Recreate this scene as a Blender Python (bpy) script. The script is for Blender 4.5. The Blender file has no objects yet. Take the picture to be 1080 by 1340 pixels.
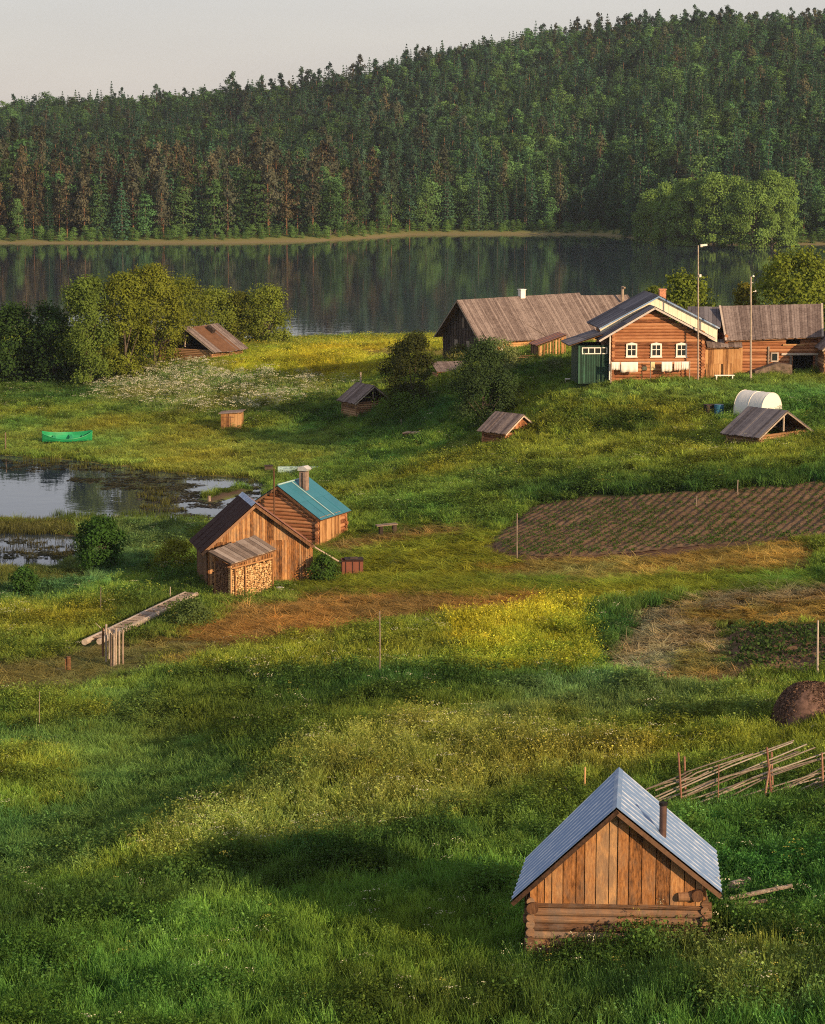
import bpy, math, random
import numpy as np
from mathutils import Vector, Matrix
random.seed(7); rng = np.random.default_rng(7)
S = bpy.context.scene; COL = S.collection
R = math.radians
# ------------------------------------------------------------------ camera
FPX = 3000.0; CAMZ = 25.0; PITCH = math.atan(470 / FPX)
cam = bpy.data.objects.new('camera', bpy.data.cameras.new('camera')); COL.objects.link(cam)
cam.location = (0, 0, CAMZ); cam.rotation_euler = (R(90) - PITCH, 0, 0)
cam.data.sensor_fit = 'HORIZONTAL'; cam.data.sensor_width = 36; cam.data.lens = FPX / 1080 * 36
cam.data.clip_start = 1; cam.data.clip_end = 12000
S.camera = cam
# ------------------------------------------------------------------ light
SUN_EL = R(17); SUN_AZ = R(136)          # azimuth clockwise from +Y (camera looks along +Y): behind and to the right
W = bpy.data.worlds.new('World'); S.world = W; W.use_nodes = True
nt = W.node_tree; bg = nt.nodes['Background']; bg.inputs['Strength'].default_value = 0.1
sk = nt.nodes.new('ShaderNodeTexSky'); sk.sky_type = 'NISHITA'; sk.sun_disc = False
sk.sun_elevation = SUN_EL; sk.sun_rotation = SUN_AZ
mx = nt.nodes.new('ShaderNodeMix'); mx.data_type = 'RGBA'; mx.inputs['Factor'].default_value = 0.7
mx.inputs['B'].default_value = (4.0, 3.62, 3.72, 1)      # thin even evening cloud veil
tcw = nt.nodes.new('ShaderNodeTexCoord'); mpw = nt.nodes.new('ShaderNodeMapping'); mpw.inputs['Scale'].default_value = (2, 2, 14); nzw = nt.nodes.new('ShaderNodeTexNoise'); nzw.inputs['Scale'].default_value = 2.2; nzw.inputs['Detail'].default_value = 4
nt.links.new(tcw.outputs['Generated'], mpw.inputs[0]); nt.links.new(mpw.outputs[0], nzw.inputs['Vector']); crw = nt.nodes.new('ShaderNodeValToRGB'); crw.color_ramp.elements[0].position = .35; crw.color_ramp.elements[0].color = (3.6, 3.16, 3.37, 1); crw.color_ramp.elements[1].position = .7; crw.color_ramp.elements[1].color = (4.1, 3.66, 3.74, 1)
nt.links.new(nzw.outputs['Fac'], crw.inputs[0]); nt.links.new(crw.outputs[0], mx.inputs['B'])
nt.links.new(sk.outputs[0], mx.inputs['A']); nt.links.new(mx.outputs['Result'], bg.inputs['Color'])
sun = bpy.data.objects.new('sun', bpy.data.lights.new('sun', 'SUN')); COL.objects.link(sun)
sun.data.energy = 4.4; sun.data.angle = R(0.6); sun.data.color = (1.0, 0.67, 0.38)
sd = Vector((math.sin(SUN_AZ) * math.cos(SUN_EL), math.cos(SUN_AZ) * math.cos(SUN_EL), math.sin(SUN_EL)))
sun.rotation_euler = sd.to_track_quat('Z', 'Y').to_euler()
S.view_settings.view_transform = 'Standard'; S.view_settings.look = 'None'
S.view_settings.exposure = 0.72; S.view_settings.gamma = 1
S.render.engine = 'CYCLES'
S.cycles.use_denoising = False; S.cycles.filter_width = 1.1; S.cycles.adaptive_threshold = .005; S.cycles.max_bounces = 6; S.cycles.transparent_max_bounces = 6; S.cycles.transmission_bounces = 3

# ------------------------------------------------------------------ projection helpers (photo pixels 1080 x 1340)
sp, cp = math.sin(PITCH), math.cos(PITCH)
def ray(px, py):
    a = (px - 540) / FPX; b = (670 - py) / FPX
    return np.array([a, cp + b * sp, -sp + b * cp])
def at_z(px, py, z):
    r = ray(px, py); t = (z - CAMZ) / r[2]; return np.array([r[0] * t, r[1] * t, z])
def at_y(px, py, Y):
    r = ray(px, py); t = Y / r[1]; return Vector((r[0] * t, Y, CAMZ + r[2] * t))
def project(x, y, z):
    dz = z - CAMZ; dep = y * cp - dz * sp
    return 540 + FPX * x / dep, 670 - FPX * (y * sp + dz * cp) / dep
def vnoise(x, y, sc, seed=0):
    r = np.random.default_rng(1000 + seed).random((256, 256))
    u = np.asarray(x) / sc; v = np.asarray(y) / sc
    i = np.floor(u).astype(int); j = np.floor(v).astype(int); fu = u - i; fv = v - j
    fu = fu * fu * (3 - 2 * fu); fv = fv * fv * (3 - 2 * fv)
    g = lambda a, b: r[a % 256, b % 256]
    return (g(i, j) * (1 - fu) + g(i + 1, j) * fu) * (1 - fv) + (g(i, j + 1) * (1 - fu) + g(i + 1, j + 1) * fu) * fv
def fbm(x, y, sc, seed=0, o=3):
    s = 0; a = 1; t = 0
    for k in range(o):
        s = s + a * vnoise(x, y, sc / 2 ** k, seed + k); t += a; a *= .55
    return s / t
def sstep(a, b, x):
    t = np.clip((np.asarray(x, float) - a) / (b - a), 0, 1); return t * t * (3 - 2 * t)
def sdist(px, py, poly):
    """signed distance to polygon, negative inside"""
    px = np.asarray(px, float); py = np.asarray(py, float)
    d = np.full(px.shape, 1e9); ins = np.zeros(px.shape, bool); n = len(poly)
    for k in range(n):
        ax, ay = poly[k][:2]; bx, by = poly[(k + 1) % n][:2]
        ex, ey = bx - ax, by - ay; wx, wy = px - ax, py - ay
        t = np.clip((wx * ex + wy * ey) / (ex * ex + ey * ey + 1e-9), 0, 1)
        d = np.minimum(d, np.hypot(wx - ex * t, wy - ey * t))
        c = ((ay > py) != (by > py)) & (px < (bx - ax) * (py - ay) / ((by - ay) + 1e-12) + ax)
        ins ^= c
    return np.where(ins, -d, d)

# ------------------------------------------------------------------ terrain heights
CP = [(0,1340,5.6),(300,1340,6.0),(600,1340,6.2),(850,1340,6.9),(1080,1340,8.0),
 (0,1240,5.1),(300,1225,5.5),(600,1230,5.8),(815,1255,6.0),(930,1235,6.3),(1080,1200,7.2),
 (0,1205,4.9),(130,1190,4.8),(300,1160,4.8),(500,1135,5.1),(640,1090,5.4),
 (0,1160,3.9),(200,1105,4.7),(330,1030,4.75),(430,965,4.7),(560,935,4.5),(700,930,4.4),
 (250,1150,4.75),(420,1080,4.95),(600,1030,5.1),(800,1050,5.7),(1080,1060,6.6),
 (0,1080,3.5),(120,1080,3.5),(0,1000,3.2),(200,1000,3.3),(320,960,2.8),(280,920,2.5),(400,905,2.6),
 (520,900,3.9),(700,890,4.1),(800,950,5.0),(940,960,5.8),(1080,950,6.6),
 (0,900,2.2),(150,890,2.2),(300,840,1.9),(90,850,1.6),(0,850,1.3),(200,800,1.2),(100,790,.8),(0,790,.55),
 (460,840,3.1),(600,830,3.5),(770,830,3.8),(850,850,4.4),(950,850,5.0),(1080,850,5.6),
 (340,790,1.6),(270,775,1.2),(410,765,1.6),(470,760,1.9),(600,770,2.9),(760,760,3.4),(900,780,4.4),(1000,770,4.9),(1080,770,5.2),
 (160,740,.5),(60,760,.4),(200,700,.3),(260,720,.6),(340,700,1.0),
 (430,715,1.4),(510,700,1.9),(600,700,2.5),(680,720,3.0),(850,722,3.6),(1080,705,4.4),
 (680,655,3.2),(850,655,4.4),(1080,640,5.4),(560,660,2.4),(460,660,1.4),
 (360,625,.35),(450,610,.9),(540,620,2.0),(640,620,3.2),(760,620,4.4),(900,620,5.2),(1080,610,6.2),
 (0,575,.4),(100,570,.4),(250,580,.4),(350,590,.5),(480,575,1.6),(600,580,3.0),(660,568,4.0),(780,570,5.0),(900,570,5.8),(1000,578,6.2),(1080,570,6.6),
 (30,545,.5),(150,545,.6),(300,558,.9),(400,545,1.6),(480,540,2.4),(560,540,3.4),(640,545,4.5),
 (0,510,.6),(120,510,.9),(200,520,1.3),(300,515,2.0),(400,515,2.4),(500,500,3.4),
 (200,480,2.3),(260,474,3.0),(340,480,3.2),(430,470,3.4),(540,470,4.0),
 (330,455,2.4),(450,452,2.2),(560,452,3.0),(600,470,6.2),(590,495,5.4),(650,475,6.8),(700,500,6.8),(760,503,7.7),(860,497,8.0),(960,495,8.1),(1080,492,8.4),
 (740,530,6.6),(850,530,6.9),(950,530,7.2),(1050,530,7.6),
 (640,560,4.1),(1000,545,6.9)]
cw = np.array([at_z(*c) for c in CP])
extra = [(-30,300,.6),(0,300,.8),(30,300,1.2),(60,300,1.6),(45,262,3.2),(20,262,3.2),(-35,262,1.0),(32,235,6),(45,215,7.8),(20,225,5.6),(60,230,5.5),(28,200,7.8)]
cw = np.vstack([cw, np.array(extra, float)])
def tps(r2): return .5 * r2 * np.log(r2 + 1e-6)
SC = 50.0
P2 = cw[:, :2] / SC; n = len(P2)
K = tps(((P2[:, None] - P2[None]) ** 2).sum(-1)) + np.eye(n) * 0.004
Q = np.hstack([np.ones((n, 1)), P2]); Mx = np.block([[K, Q], [Q.T, np.zeros((3, 3))]])
wts = np.linalg.solve(Mx, np.concatenate([cw[:, 2], np.zeros(3)]))
def rbf(x, y):
    out = np.empty(x.size); xf = x.ravel() / SC; yf = y.ravel() / SC
    for s in range(0, x.size, 20000):
        a = xf[s:s+20000]; b = yf[s:s+20000]
        r2 = (a[:, None] - P2[:, 0]) ** 2 + (b[:, None] - P2[:, 1]) ** 2
        out[s:s+20000] = tps(r2) @ wts[:n] + wts[n] + wts[n+1] * a + wts[n+2] * b
    return out.reshape(x.shape)
POND = [at_z(*p, 0)[:2] for p in [(-260,590),(-60,588),(0,597),(60,600),(140,608),(200,616),(262,622),(330,626),(356,640),(340,672),(270,690),(190,688),(104,684),(60,684),(0,682),(-120,684),(-300,680)]]
POND2 = [at_z(*p, 0)[:2] for p in [(-280,700),(0,696),(50,697),(108,706),(112,730),(70,740),(0,744),(-280,745)]]
MUD = [at_z(*p, 0)[:2] for p in [(268,652),(285,645),(312,638),(326,641),(300,650),(274,658)]]
def shore_near(x): return 314 + 5 * np.sin(x / 17.0) + 3 * np.sin(x / 6.1 + 2) + np.clip(-x - 25, 0, 60) * .9
def z_near(x, y):
    lim = .185 * np.clip(y, 50, 400) + 4
    xc = np.clip(x, -lim, lim); yc = np.clip(y, 47, 330)
    z = rbf(xc, yc)
    z = z + (fbm(x, y, 6, 5) - .5) * .45 + (fbm(x, y, 1.7, 9) - .5) * .14
    z = np.maximum(z, .18 + .1 * fbm(x, y, 4, 2))
    for P in (POND, POND2):
        s = sdist(x, y, P) + (vnoise(x, y, 2.0, 31) - .5) * 1.2
        z = np.where(s < 0, -np.minimum(.7, -s * .35) - .03, .03 + (z - .03) * sstep(0, 5, s))
    s = sdist(x, y, MUD); z = np.maximum(z, .13 * sstep(.6, -.8, s) + (fbm(x, y, .8, 3) - .5) * .1 - .02 * (s > 0) - 5 * (s > 1))
    s = shore_near(x) - y
    z = np.where(s < 0, np.maximum(-2.5, s * .2) - .05, z * sstep(-1, 14, s) + .02)
    back = 14.5 + 0 * y                      # the hill the photographer stands on
    z = np.where(y < 47, z + (back - z) * sstep(47, -40, y), z)
    return z
# regular cache for fast lookup
GX = np.arange(-150, 150.1, .5); GY = np.arange(-60, 345.1, .5)
XX, YY = np.meshgrid(GX, GY); ZZ = z_near(XX, YY)
def ht(x, y):
    x = np.asarray(x, float); y = np.asarray(y, float)
    u = np.clip((x - GX[0]) / .5, 0, len(GX) - 1.001); v = np.clip((y - GY[0]) / .5, 0, len(GY) - 1.001)
    i = u.astype(int); j = v.astype(int); fu = u - i; fv = v - j
    return (ZZ[j, i] * (1 - fu) + ZZ[j, i+1] * fu) * (1 - fv) + (ZZ[j+1, i] * (1 - fu) + ZZ[j+1, i+1] * fu) * fv
def G(px, py):
    """ground point seen at a photo pixel"""
    r = ray(px, py); t = np.linspace(42, 420, 7560); x = r[0] * t; y = r[1] * t; z = CAMZ + r[2] * t
    k = np.argmax(z < ht(x, y)); return Vector((x[k], y[k], float(ht(x[k], y[k]))))

# ------------------------------------------------------------------ land cover: what grows where, with sun and shade put into some colours (a map in ground coordinates, drawn over the field)
# name: (tuft colour, ground colour, height, density, seed-head share, flower share)
C_ = {
 'base':   ((.155,.250,.045),(.10,.14,.03),.50,1.0,.12,.012),
 'lush':   ((.100,.225,.044),(.06,.11,.02),.55,1.1,.06,.015),
 'lawn':   ((.165,.280,.070),(.09,.15,.03),.30,1.2,.00,.00),
 'ridge':  ((.215,.285,.062),(.11,.15,.04),.58,1.0,.45,.08),
 'dark':   ((.060,.130,.032),(.035,.06,.014),.66,1.2,.03,.02),  # dark leafy plants; bands of shade are also put into this colour
 'gold':   ((.400,.430,.035),(.20,.18,.03),.60,1.2,.35,.01),  # yellow meadow; also carries the painted sunlit strip
 'brown':  ((.290,.215,.075),(.26,.19,.075),.14,.8,.02,.00),
 'mown':   ((.200,.260,.035),(.15,.17,.04),.16,1.0,.00,.00),
 'orange': ((.330,.265,.075),(.29,.215,.07),.13,.7,.05,.00),
 'hay':    ((.370,.300,.160),(.28,.21,.11),.18,.7,.10,.01),
 'soil':   ((.050,.080,.020),(.11,.06,.035),.10,.0,.00,.00),
 'mud':    ((.050,.080,.020),(.10,.07,.045),.10,.0,.00,.00),
 'path':   ((.190,.205,.075),(.19,.16,.07),.12,.6,.00,.00),
 'yell':   ((.210,.285,.045),(.16,.18,.04),.55,1.1,.12,.02),
 'blue':   ((.120,.225,.085),(.05,.10,.03),.55,1.1,.02,.01),
 'wet':    ((.185,.245,.050),(.17,.15,.04),.34,1.2,.06,.00),
 'tall':   ((.110,.205,.045),(.05,.09,.02),.95,1.3,.12,.10),
 'bluish': ((.110,.225,.065),(.05,.10,.03),.42,1.2,.00,.00),
 'reed':   ((.120,.140,.040),(.08,.07,.03),.32,.8,.25,.00),
 'flow':   ((.170,.240,.070),(.09,.12,.04),.65,1.0,.08,.45),
}
Z_ = [
 ('lush',30,[(-200,1150),(500,1170),(700,1110),(1280,1110),(1280,1400),(-200,1400)]),
 ('bluish',22,[(-200,940),(0,935),(200,905),(300,960),(330,1020),(180,1105),(0,1180),(-200,1200)]),  # short swale grass, its shade put into the blue-green
 ('yell',25,[(-80,1000),(70,985),(110,1030),(40,1080),(-80,1080)]),
 ('yell',16,[(-80,920),(60,905),(140,930),(120,960),(0,958),(-80,955)]),
 ('dark',12,[(205,895),(300,868),(560,884),(760,886),(700,918),(520,930),(425,955),(360,1000),(290,990)]),  # band of shade put into the grass colour
 ('blue',30,[(700,900),(900,890),(980,930),(860,960),(640,975),(600,930)]),
 ('ridge',18,[(160,1125),(300,1040),(420,975),(560,950),(700,965),(870,985),(860,1020),(700,1040),(600,1085),(400,1115),(250,1130)]),  # seedy yellow grass, with the sunlit crest put into its colour
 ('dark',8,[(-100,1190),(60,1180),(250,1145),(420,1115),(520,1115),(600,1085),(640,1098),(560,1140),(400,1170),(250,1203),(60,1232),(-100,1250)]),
 ('tall',12,[(730,1268),(790,1240),(860,1222),(945,1212),(980,1230),(960,1275),(860,1290),(740,1292)]),
 ('ridge',25,[(860,1240),(1000,1230),(1080,1250),(1100,1330),(900,1330)]),
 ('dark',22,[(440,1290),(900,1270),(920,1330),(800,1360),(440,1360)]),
 ('mown',10,[(400,700),(560,680),(660,690),(820,760),(850,790),(760,800),(500,795),(400,790),(370,770)]),
 ('mown',10,[(620,755),(1080,740),(1080,775),(860,790),(700,790)]),
 ('yell',14,[(260,850),(420,835),(600,800),(770,800),(770,880),(560,885),(300,890),(200,885)]),
 ('gold',12,[(590,815),(772,795),(775,850),(770,883),(600,882)]),  # sunlit strip painted as golden grass
 ('brown',9,[(240,842),(320,795),(420,782),(740,778),(690,800),(500,822),(330,850),(230,880)]),
 ('brown',8,[(430,708),(560,690),(640,690),(560,706),(440,722)]),
 ('orange',8,[(630,742),(700,728),(860,722),(1040,708),(1075,715),(1060,748),(850,758),(660,758)]),
 ('hay',10,[(770,840),(850,792),(960,772),(1160,765),(1160,818),(950,820),(960,880),(1000,900),(900,905),(800,880)]),
 ('orange',12,[(880,850),(940,838),(958,885),(900,900),(870,885)]),
 ('orange',8,[(905,800),(1080,785),(1160,785),(1160,815),(950,822),(915,822)]),
 ('dark',10,[(775,800),(850,782),(900,778),(830,810),(800,850),(775,870)]),  # shaded band painted as dark grass
 ('soil',4,[(948,822),(1160,812),(1160,882),(960,884)]),
 ('path',10,[(-100,872),(70,858),(180,838),(250,832),(300,850),(190,885),(90,915),(-100,930)]),
 ('yell',12,[(-100,815),(60,795),(150,770),(230,740),(262,760),(200,800),(110,845),(-100,862)]),
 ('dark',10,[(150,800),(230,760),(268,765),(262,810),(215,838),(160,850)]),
 ('mud',3,[(268,652),(285,645),(312,638),(326,641),(300,650),(274,658)]),
 ('blue',10,[(104,684),(250,688),(252,715),(200,745),(120,780),(-100,812),(-100,750),(95,738)]),
 ('reed',5,[(-100,684),(100,684),(104,710),(-100,703)]),
 ('reed',5,[(-100,740),(60,738),(112,728),(120,760),(-100,790)]),
 ('wet',14,[(-100,590),(-100,560),(100,548),(450,560),(470,600),(350,632),(200,620),(100,606),(20,598)]),
 ('yell',14,[(470,580),(1160,570),(1160,600),(800,610),(560,625)]),
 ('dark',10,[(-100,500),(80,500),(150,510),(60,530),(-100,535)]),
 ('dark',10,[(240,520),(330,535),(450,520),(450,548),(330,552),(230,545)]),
 ('gold',12,[(300,470),(420,452),(600,446),(640,460),(560,480),(460,500),(330,492),(250,486),(200,482)]),
 ('brown',4,[(470,460),(560,458),(600,462),(590,468),(480,470)]),
 ('flow',12,[(140,500),(230,480),(330,495),(460,500),(450,520),(330,535),(200,540),(110,525)]),
 ('yell',8,[(350,440),(600,432),(600,446),(420,453),(330,458)]),
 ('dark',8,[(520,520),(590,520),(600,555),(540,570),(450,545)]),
 ('yell',10,[(650,520),(740,520),(930,540),(940,590),(700,590),(620,560)]),
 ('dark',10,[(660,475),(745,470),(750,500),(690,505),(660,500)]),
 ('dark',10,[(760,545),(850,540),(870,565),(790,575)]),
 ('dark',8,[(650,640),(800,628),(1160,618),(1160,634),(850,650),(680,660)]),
 ('lawn',8,[(740,500),(1160,492),(1160,520),(900,530),(740,522)]),
 ('soil',3,[(640,706),(700,660),(760,650),(1200,628),(1200,694),(1080,704),(850,730),(700,733),(645,726)]),
]
KEYS = list(C_); 
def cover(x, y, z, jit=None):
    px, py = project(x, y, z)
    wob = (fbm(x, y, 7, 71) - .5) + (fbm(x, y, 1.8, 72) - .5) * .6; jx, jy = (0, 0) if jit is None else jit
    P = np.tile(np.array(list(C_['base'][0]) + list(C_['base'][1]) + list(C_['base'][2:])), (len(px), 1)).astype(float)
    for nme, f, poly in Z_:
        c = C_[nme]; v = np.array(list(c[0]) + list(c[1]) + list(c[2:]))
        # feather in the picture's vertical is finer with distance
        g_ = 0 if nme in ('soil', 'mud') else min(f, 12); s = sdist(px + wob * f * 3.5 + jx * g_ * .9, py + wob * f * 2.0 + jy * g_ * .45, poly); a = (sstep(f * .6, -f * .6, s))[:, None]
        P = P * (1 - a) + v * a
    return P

# ------------------------------------------------------------------ materials
def newmat(name):
    m = bpy.data.materials.new(name); m.use_nodes = True
    return m, m.node_tree, m.node_tree.nodes['Principled BSDF']
def N(nt, t, **k):
    n_ = nt.nodes.new(t)
    for a, b in k.items():
        if a in n_.inputs: n_.inputs[a].default_value = b
        else: setattr(n_, a, b)
    return n_
def ramp(nt, src, stops):
    r = nt.nodes.new('ShaderNodeValToRGB'); e = r.color_ramp.elements
    while len(e) < len(stops): e.new(.5)
    for k, (p, c) in enumerate(stops): e[k].position = p; e[k].color = (*c, 1)
    nt.links.new(src, r.inputs[0]); return r.outputs[0]
def math_(nt, op, a, b=None, clamp=False):
    m = nt.nodes.new('ShaderNodeMath'); m.operation = op; m.use_clamp = clamp
    for k, v in enumerate((a, b)):
        if v is None: continue
        if isinstance(v, (int, float)): m.inputs[k].default_value = v
        else: nt.links.new(v, m.inputs[k])
    return m.outputs[0]
def mixc(nt, f, a, b, mode='MIX'):
    m = nt.nodes.new('ShaderNodeMix'); m.data_type = 'RGBA'; m.blend_type = mode
    for k, v in (('Factor', f), ('A', a), ('B', b)):
        if isinstance(v, (int, float)): m.inputs[k].default_value = v
        elif isinstance(v, tuple): m.inputs[k].default_value = (*v, 1)
        else: nt.links.new(v, m.inputs[k])
    return m.outputs['Result']
def noise(nt, scale, detail=4, vec=(1, 1, 1), rough=.6, coord='Object'):
    tc = nt.nodes.new('ShaderNodeTexCoord'); mp = nt.nodes.new('ShaderNodeMapping'); mp.inputs['Scale'].default_value = vec
    nt.links.new(tc.outputs[coord], mp.inputs[0]); n_ = nt.nodes.new('ShaderNodeTexNoise')
    n_.inputs['Scale'].default_value = scale; n_.inputs['Detail'].default_value = detail; n_.inputs['Roughness'].default_value = rough
    nt.links.new(mp.outputs[0], n_.inputs['Vector']); return n_.outputs['Fac']
def bump(nt, b, h, st=.3, dist=.02):
    k = nt.nodes.new('ShaderNodeBump'); k.inputs['Strength'].default_value = st; k.inputs['Distance'].default_value = dist
    nt.links.new(h, k.inputs['Height']); nt.links.new(k.outputs[0], b.inputs['Normal'])
def wood(name, dark, mid, light, vec=(1, 1, 6), scale=6, rough=.8, bs=.4, spec=.15, vamt=.5, grey=None):
    """weathered timber: streaks along the grain (small vec component), board to board variation from face value v, knots"""
    m, nt, b = newmat(name)
    n1 = noise(nt, scale, 8, vec, .72); n2 = noise(nt, 1.3, 3); at = N(nt, 'ShaderNodeAttribute'); at.attribute_name = 'v'
    f = math_(nt, 'ADD', math_(nt, 'MULTIPLY', n1, .95), math_(nt, 'MULTIPLY', n2, .35))
    f = math_(nt, 'ADD', f, math_(nt, 'MULTIPLY', math_(nt, 'SUBTRACT', at.outputs['Fac'], .5), vamt))
    f = math_(nt, 'SUBTRACT', f, .15)
    c = ramp(nt, f, [(.18, dark), (.45, mid), (.78, light)])
    if grey:
        n3 = noise(nt, 1.7, 6, (2.2, 2.2, .8), .75); gf = math_(nt, 'MULTIPLY', math_(nt, 'SUBTRACT', math_(nt, 'ADD', n3, math_(nt, 'MULTIPLY', at.outputs['Fac'], .18)), .50), 4.0, True); c = mixc(nt, math_(nt, 'MULTIPLY', gf, .75), c, grey)
    nt.links.new(c, b.inputs['Base Color']); b.inputs['Roughness'].default_value = rough
    b.inputs['Specular IOR Level'].default_value = spec
    bump(nt, b, n1, bs, .02); return m
def plain(name, col, rough=.7, metal=0, var=.15, scale=4, bs=0, spec=.3):
    m, nt, b = newmat(name); n1 = noise(nt, scale, 5)
    d = tuple(c * (1 - var) for c in col); l = tuple(min(1, c * (1 + var)) for c in col)
    c = ramp(nt, n1, [(.3, d), (.7, l)]); nt.links.new(c, b.inputs['Base Color'])
    b.inputs['Roughness'].default_value = rough; b.inputs['Metallic'].default_value = metal; b.inputs['Specular IOR Level'].default_value = spec
    if bs: bump(nt, b, n1, bs)
    return m
def foliage(name, src, base=(.06, .12, .02), trans=.35, var=.5):
    """leaf material; src: 'inst' colour from the scatter point, 'obj' multiplies the object's own colour, 'const'"""
    m = bpy.data.materials.new(name); m.use_nodes = True; nt = m.node_tree; nt.nodes.clear()
    out = nt.nodes.new('ShaderNodeOutputMaterial')
    at = N(nt, 'ShaderNodeAttribute'); at.attribute_name = 'v'
    vv = math_(nt, 'ADD', math_(nt, 'MULTIPLY', at.outputs['Fac'], var), 1 - var * .5)
    if src == 'inst':
        a2 = N(nt, 'ShaderNodeAttribute'); a2.attribute_type = 'INSTANCER'; a2.attribute_name = 'col'; c = a2.outputs['Color']
        if base: c = mixc(nt, 1.0, c, base, 'MULTIPLY')
    elif src == 'obj':
        oi = nt.nodes.new('ShaderNodeObjectInfo'); c = mixc(nt, 1.0, oi.outputs['Color'], base, 'MULTIPLY')
    else: c = mixc(nt, 0.0, base, base)
    cc = N(nt, 'ShaderNodeVectorMath', operation='SCALE'); nt.links.new(c, cc.inputs[0]); nt.links.new(vv, cc.inputs['Scale'])
    d = nt.nodes.new('ShaderNodeBsdfDiffuse'); t = nt.nodes.new('ShaderNodeBsdfTranslucent'); mxs = nt.nodes.new('ShaderNodeMixShader')
    mxs.inputs[0].default_value = trans
    nt.links.new(cc.outputs[0], d.inputs[0])
    tc = mixc(nt, 1.0, cc.outputs[0], (1.25, 1.1, .6), 'MULTIPLY'); nt.links.new(tc, t.inputs[0])
    nt.links.new(d.outputs[0], mxs.inputs[1]); nt.links.new(t.outputs[0], mxs.inputs[2]); nt.links.new(mxs.outputs[0], out.inputs[0])
    return m

# ------------------------------------------------------------------ mesh helpers
class MB:
    def __init__(s): s.v = []; s.f = []; s.a = []
    def add(s, vs, fs, v=None):
        o = len(s.v); s.v += [tuple(p) for p in vs]; s.f += [tuple(i + o for i in f) for f in fs]
        vv = random.random() if v is None else v; s.a += [vv] * len(fs)
    def box(s, c, d, rz=0, v=None, rx=0, ry=0):
        M_ = Matrix.Translation(c) @ Matrix.Rotation(rz, 4, 'Z') @ Matrix.Rotation(ry, 4, 'Y') @ Matrix.Rotation(rx, 4, 'X')
        vs = [M_ @ Vector((x * d[0] / 2, y * d[1] / 2, z * d[2] / 2)) for x in (-1, 1) for y in (-1, 1) for z in (-1, 1)]
        s.add(vs, [(0,1,3,2),(4,6,7,5),(0,4,5,1),(2,3,7,6),(0,2,6,4),(1,5,7,3)], v)
    def prism(s, poly, off, v=None):
        """polygon (3D points) extruded by vector off"""
        o = Vector(off); k = len(poly); vs = [Vector(p) for p in poly] + [Vector(p) + o for p in poly]
        s.add(vs, [tuple(range(k))[::-1], tuple(range(k, 2 * k))] + [(i, (i+1) % k, k + (i+1) % k, k + i) for i in range(k)], v)
    def tube(s, p0, p1, r0, r1=None, n=8, v=None, bend=0, segs=1, jit=0):
        p0 = Vector(p0); p1 = Vector(p1); r1 = r0 if r1 is None else r1; d = (p1 - p0)
        q = d.to_track_quat('Z', 'Y'); vs = []; fs = []
        bd = Vector((random.uniform(-1, 1), random.uniform(-1, 1), random.uniform(-1, 1))) * bend
        for j in range(segs + 1):
            t = j / segs; c = p0 + d * t + bd * math.sin(t * math.pi); r = r0 + (r1 - r0) * t
            for i in range(n):
                a = 2 * math.pi * i / n; rr = r * (1 + random.uniform(-jit, jit))
                vs.append(c + q @ Vector((math.cos(a) * rr, math.sin(a) * rr, 0)))
        for j in range(segs):
            for i in range(n): fs.append((j*n+i, j*n+(i+1) % n, (j+1)*n+(i+1) % n, (j+1)*n+i))
        fs.append(tuple(range(n))[::-1]); fs.append(tuple(range(segs*n, segs*n+n))); s.add(vs, fs, v)
    def quad(s, a, b, c, d, v=None): s.add([a, b, c, d], [(0, 1, 2, 3)], v)
    def build(s, name, mat, parent=None, smooth=False):
        me = bpy.data.meshes.new(name); me.from_pydata([tuple(p) for p in s.v], [], s.f)
        at = me.attributes.new('v', 'FLOAT', 'FACE'); at.data.foreach_set('value', s.a)
        if mat: me.materials.append(mat)
        if smooth: me.polygons.foreach_set('use_smooth', [True] * len(me.polygons))
        o = bpy.data.objects.new(name, me); COL.objects.link(o)
        if parent: o.parent = parent
        return o
def np_mesh(name, V, F, mat, v=None, smooth=False, link=True):
    """V (n,3), F (m,k) arrays"""
    me = bpy.data.meshes.new(name); k = F.shape[1]
    me.vertices.add(len(V)); me.vertices.foreach_set('co', np.asarray(V, np.float32).ravel())
    me.loops.add(F.size); me.loops.foreach_set('vertex_index', F.ravel().astype(np.int32))
    me.polygons.add(len(F)); me.polygons.foreach_set('loop_start', np.arange(0, F.size, k, dtype=np.int32))
    me.update(calc_edges=True)
    if v is not None:
        at = me.attributes.new('v', 'FLOAT', 'FACE'); at.data.foreach_set('value', np.asarray(v, np.float32))
    if mat: me.materials.append(mat)
    if smooth: me.polygons.foreach_set('use_smooth', np.ones(len(F), bool))
    o = bpy.data.objects.new(name, me)
    if link: COL.objects.link(o)
    return o
def tag(o, label=None, cat=None, group=None, kind=None):
    if label: o['label'] = label
    if cat: o['category'] = cat
    if group: o['group'] = group
    if kind: o['kind'] = kind
    return o
def thing(name, loc, rz, label, cat, group=None):
    o = bpy.data.objects.new(name, None); COL.objects.link(o); o.location = loc; o.rotation_euler = (0, 0, rz)
    o.empty_display_size = .3
    return tag(o, label, cat, group)

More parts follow.
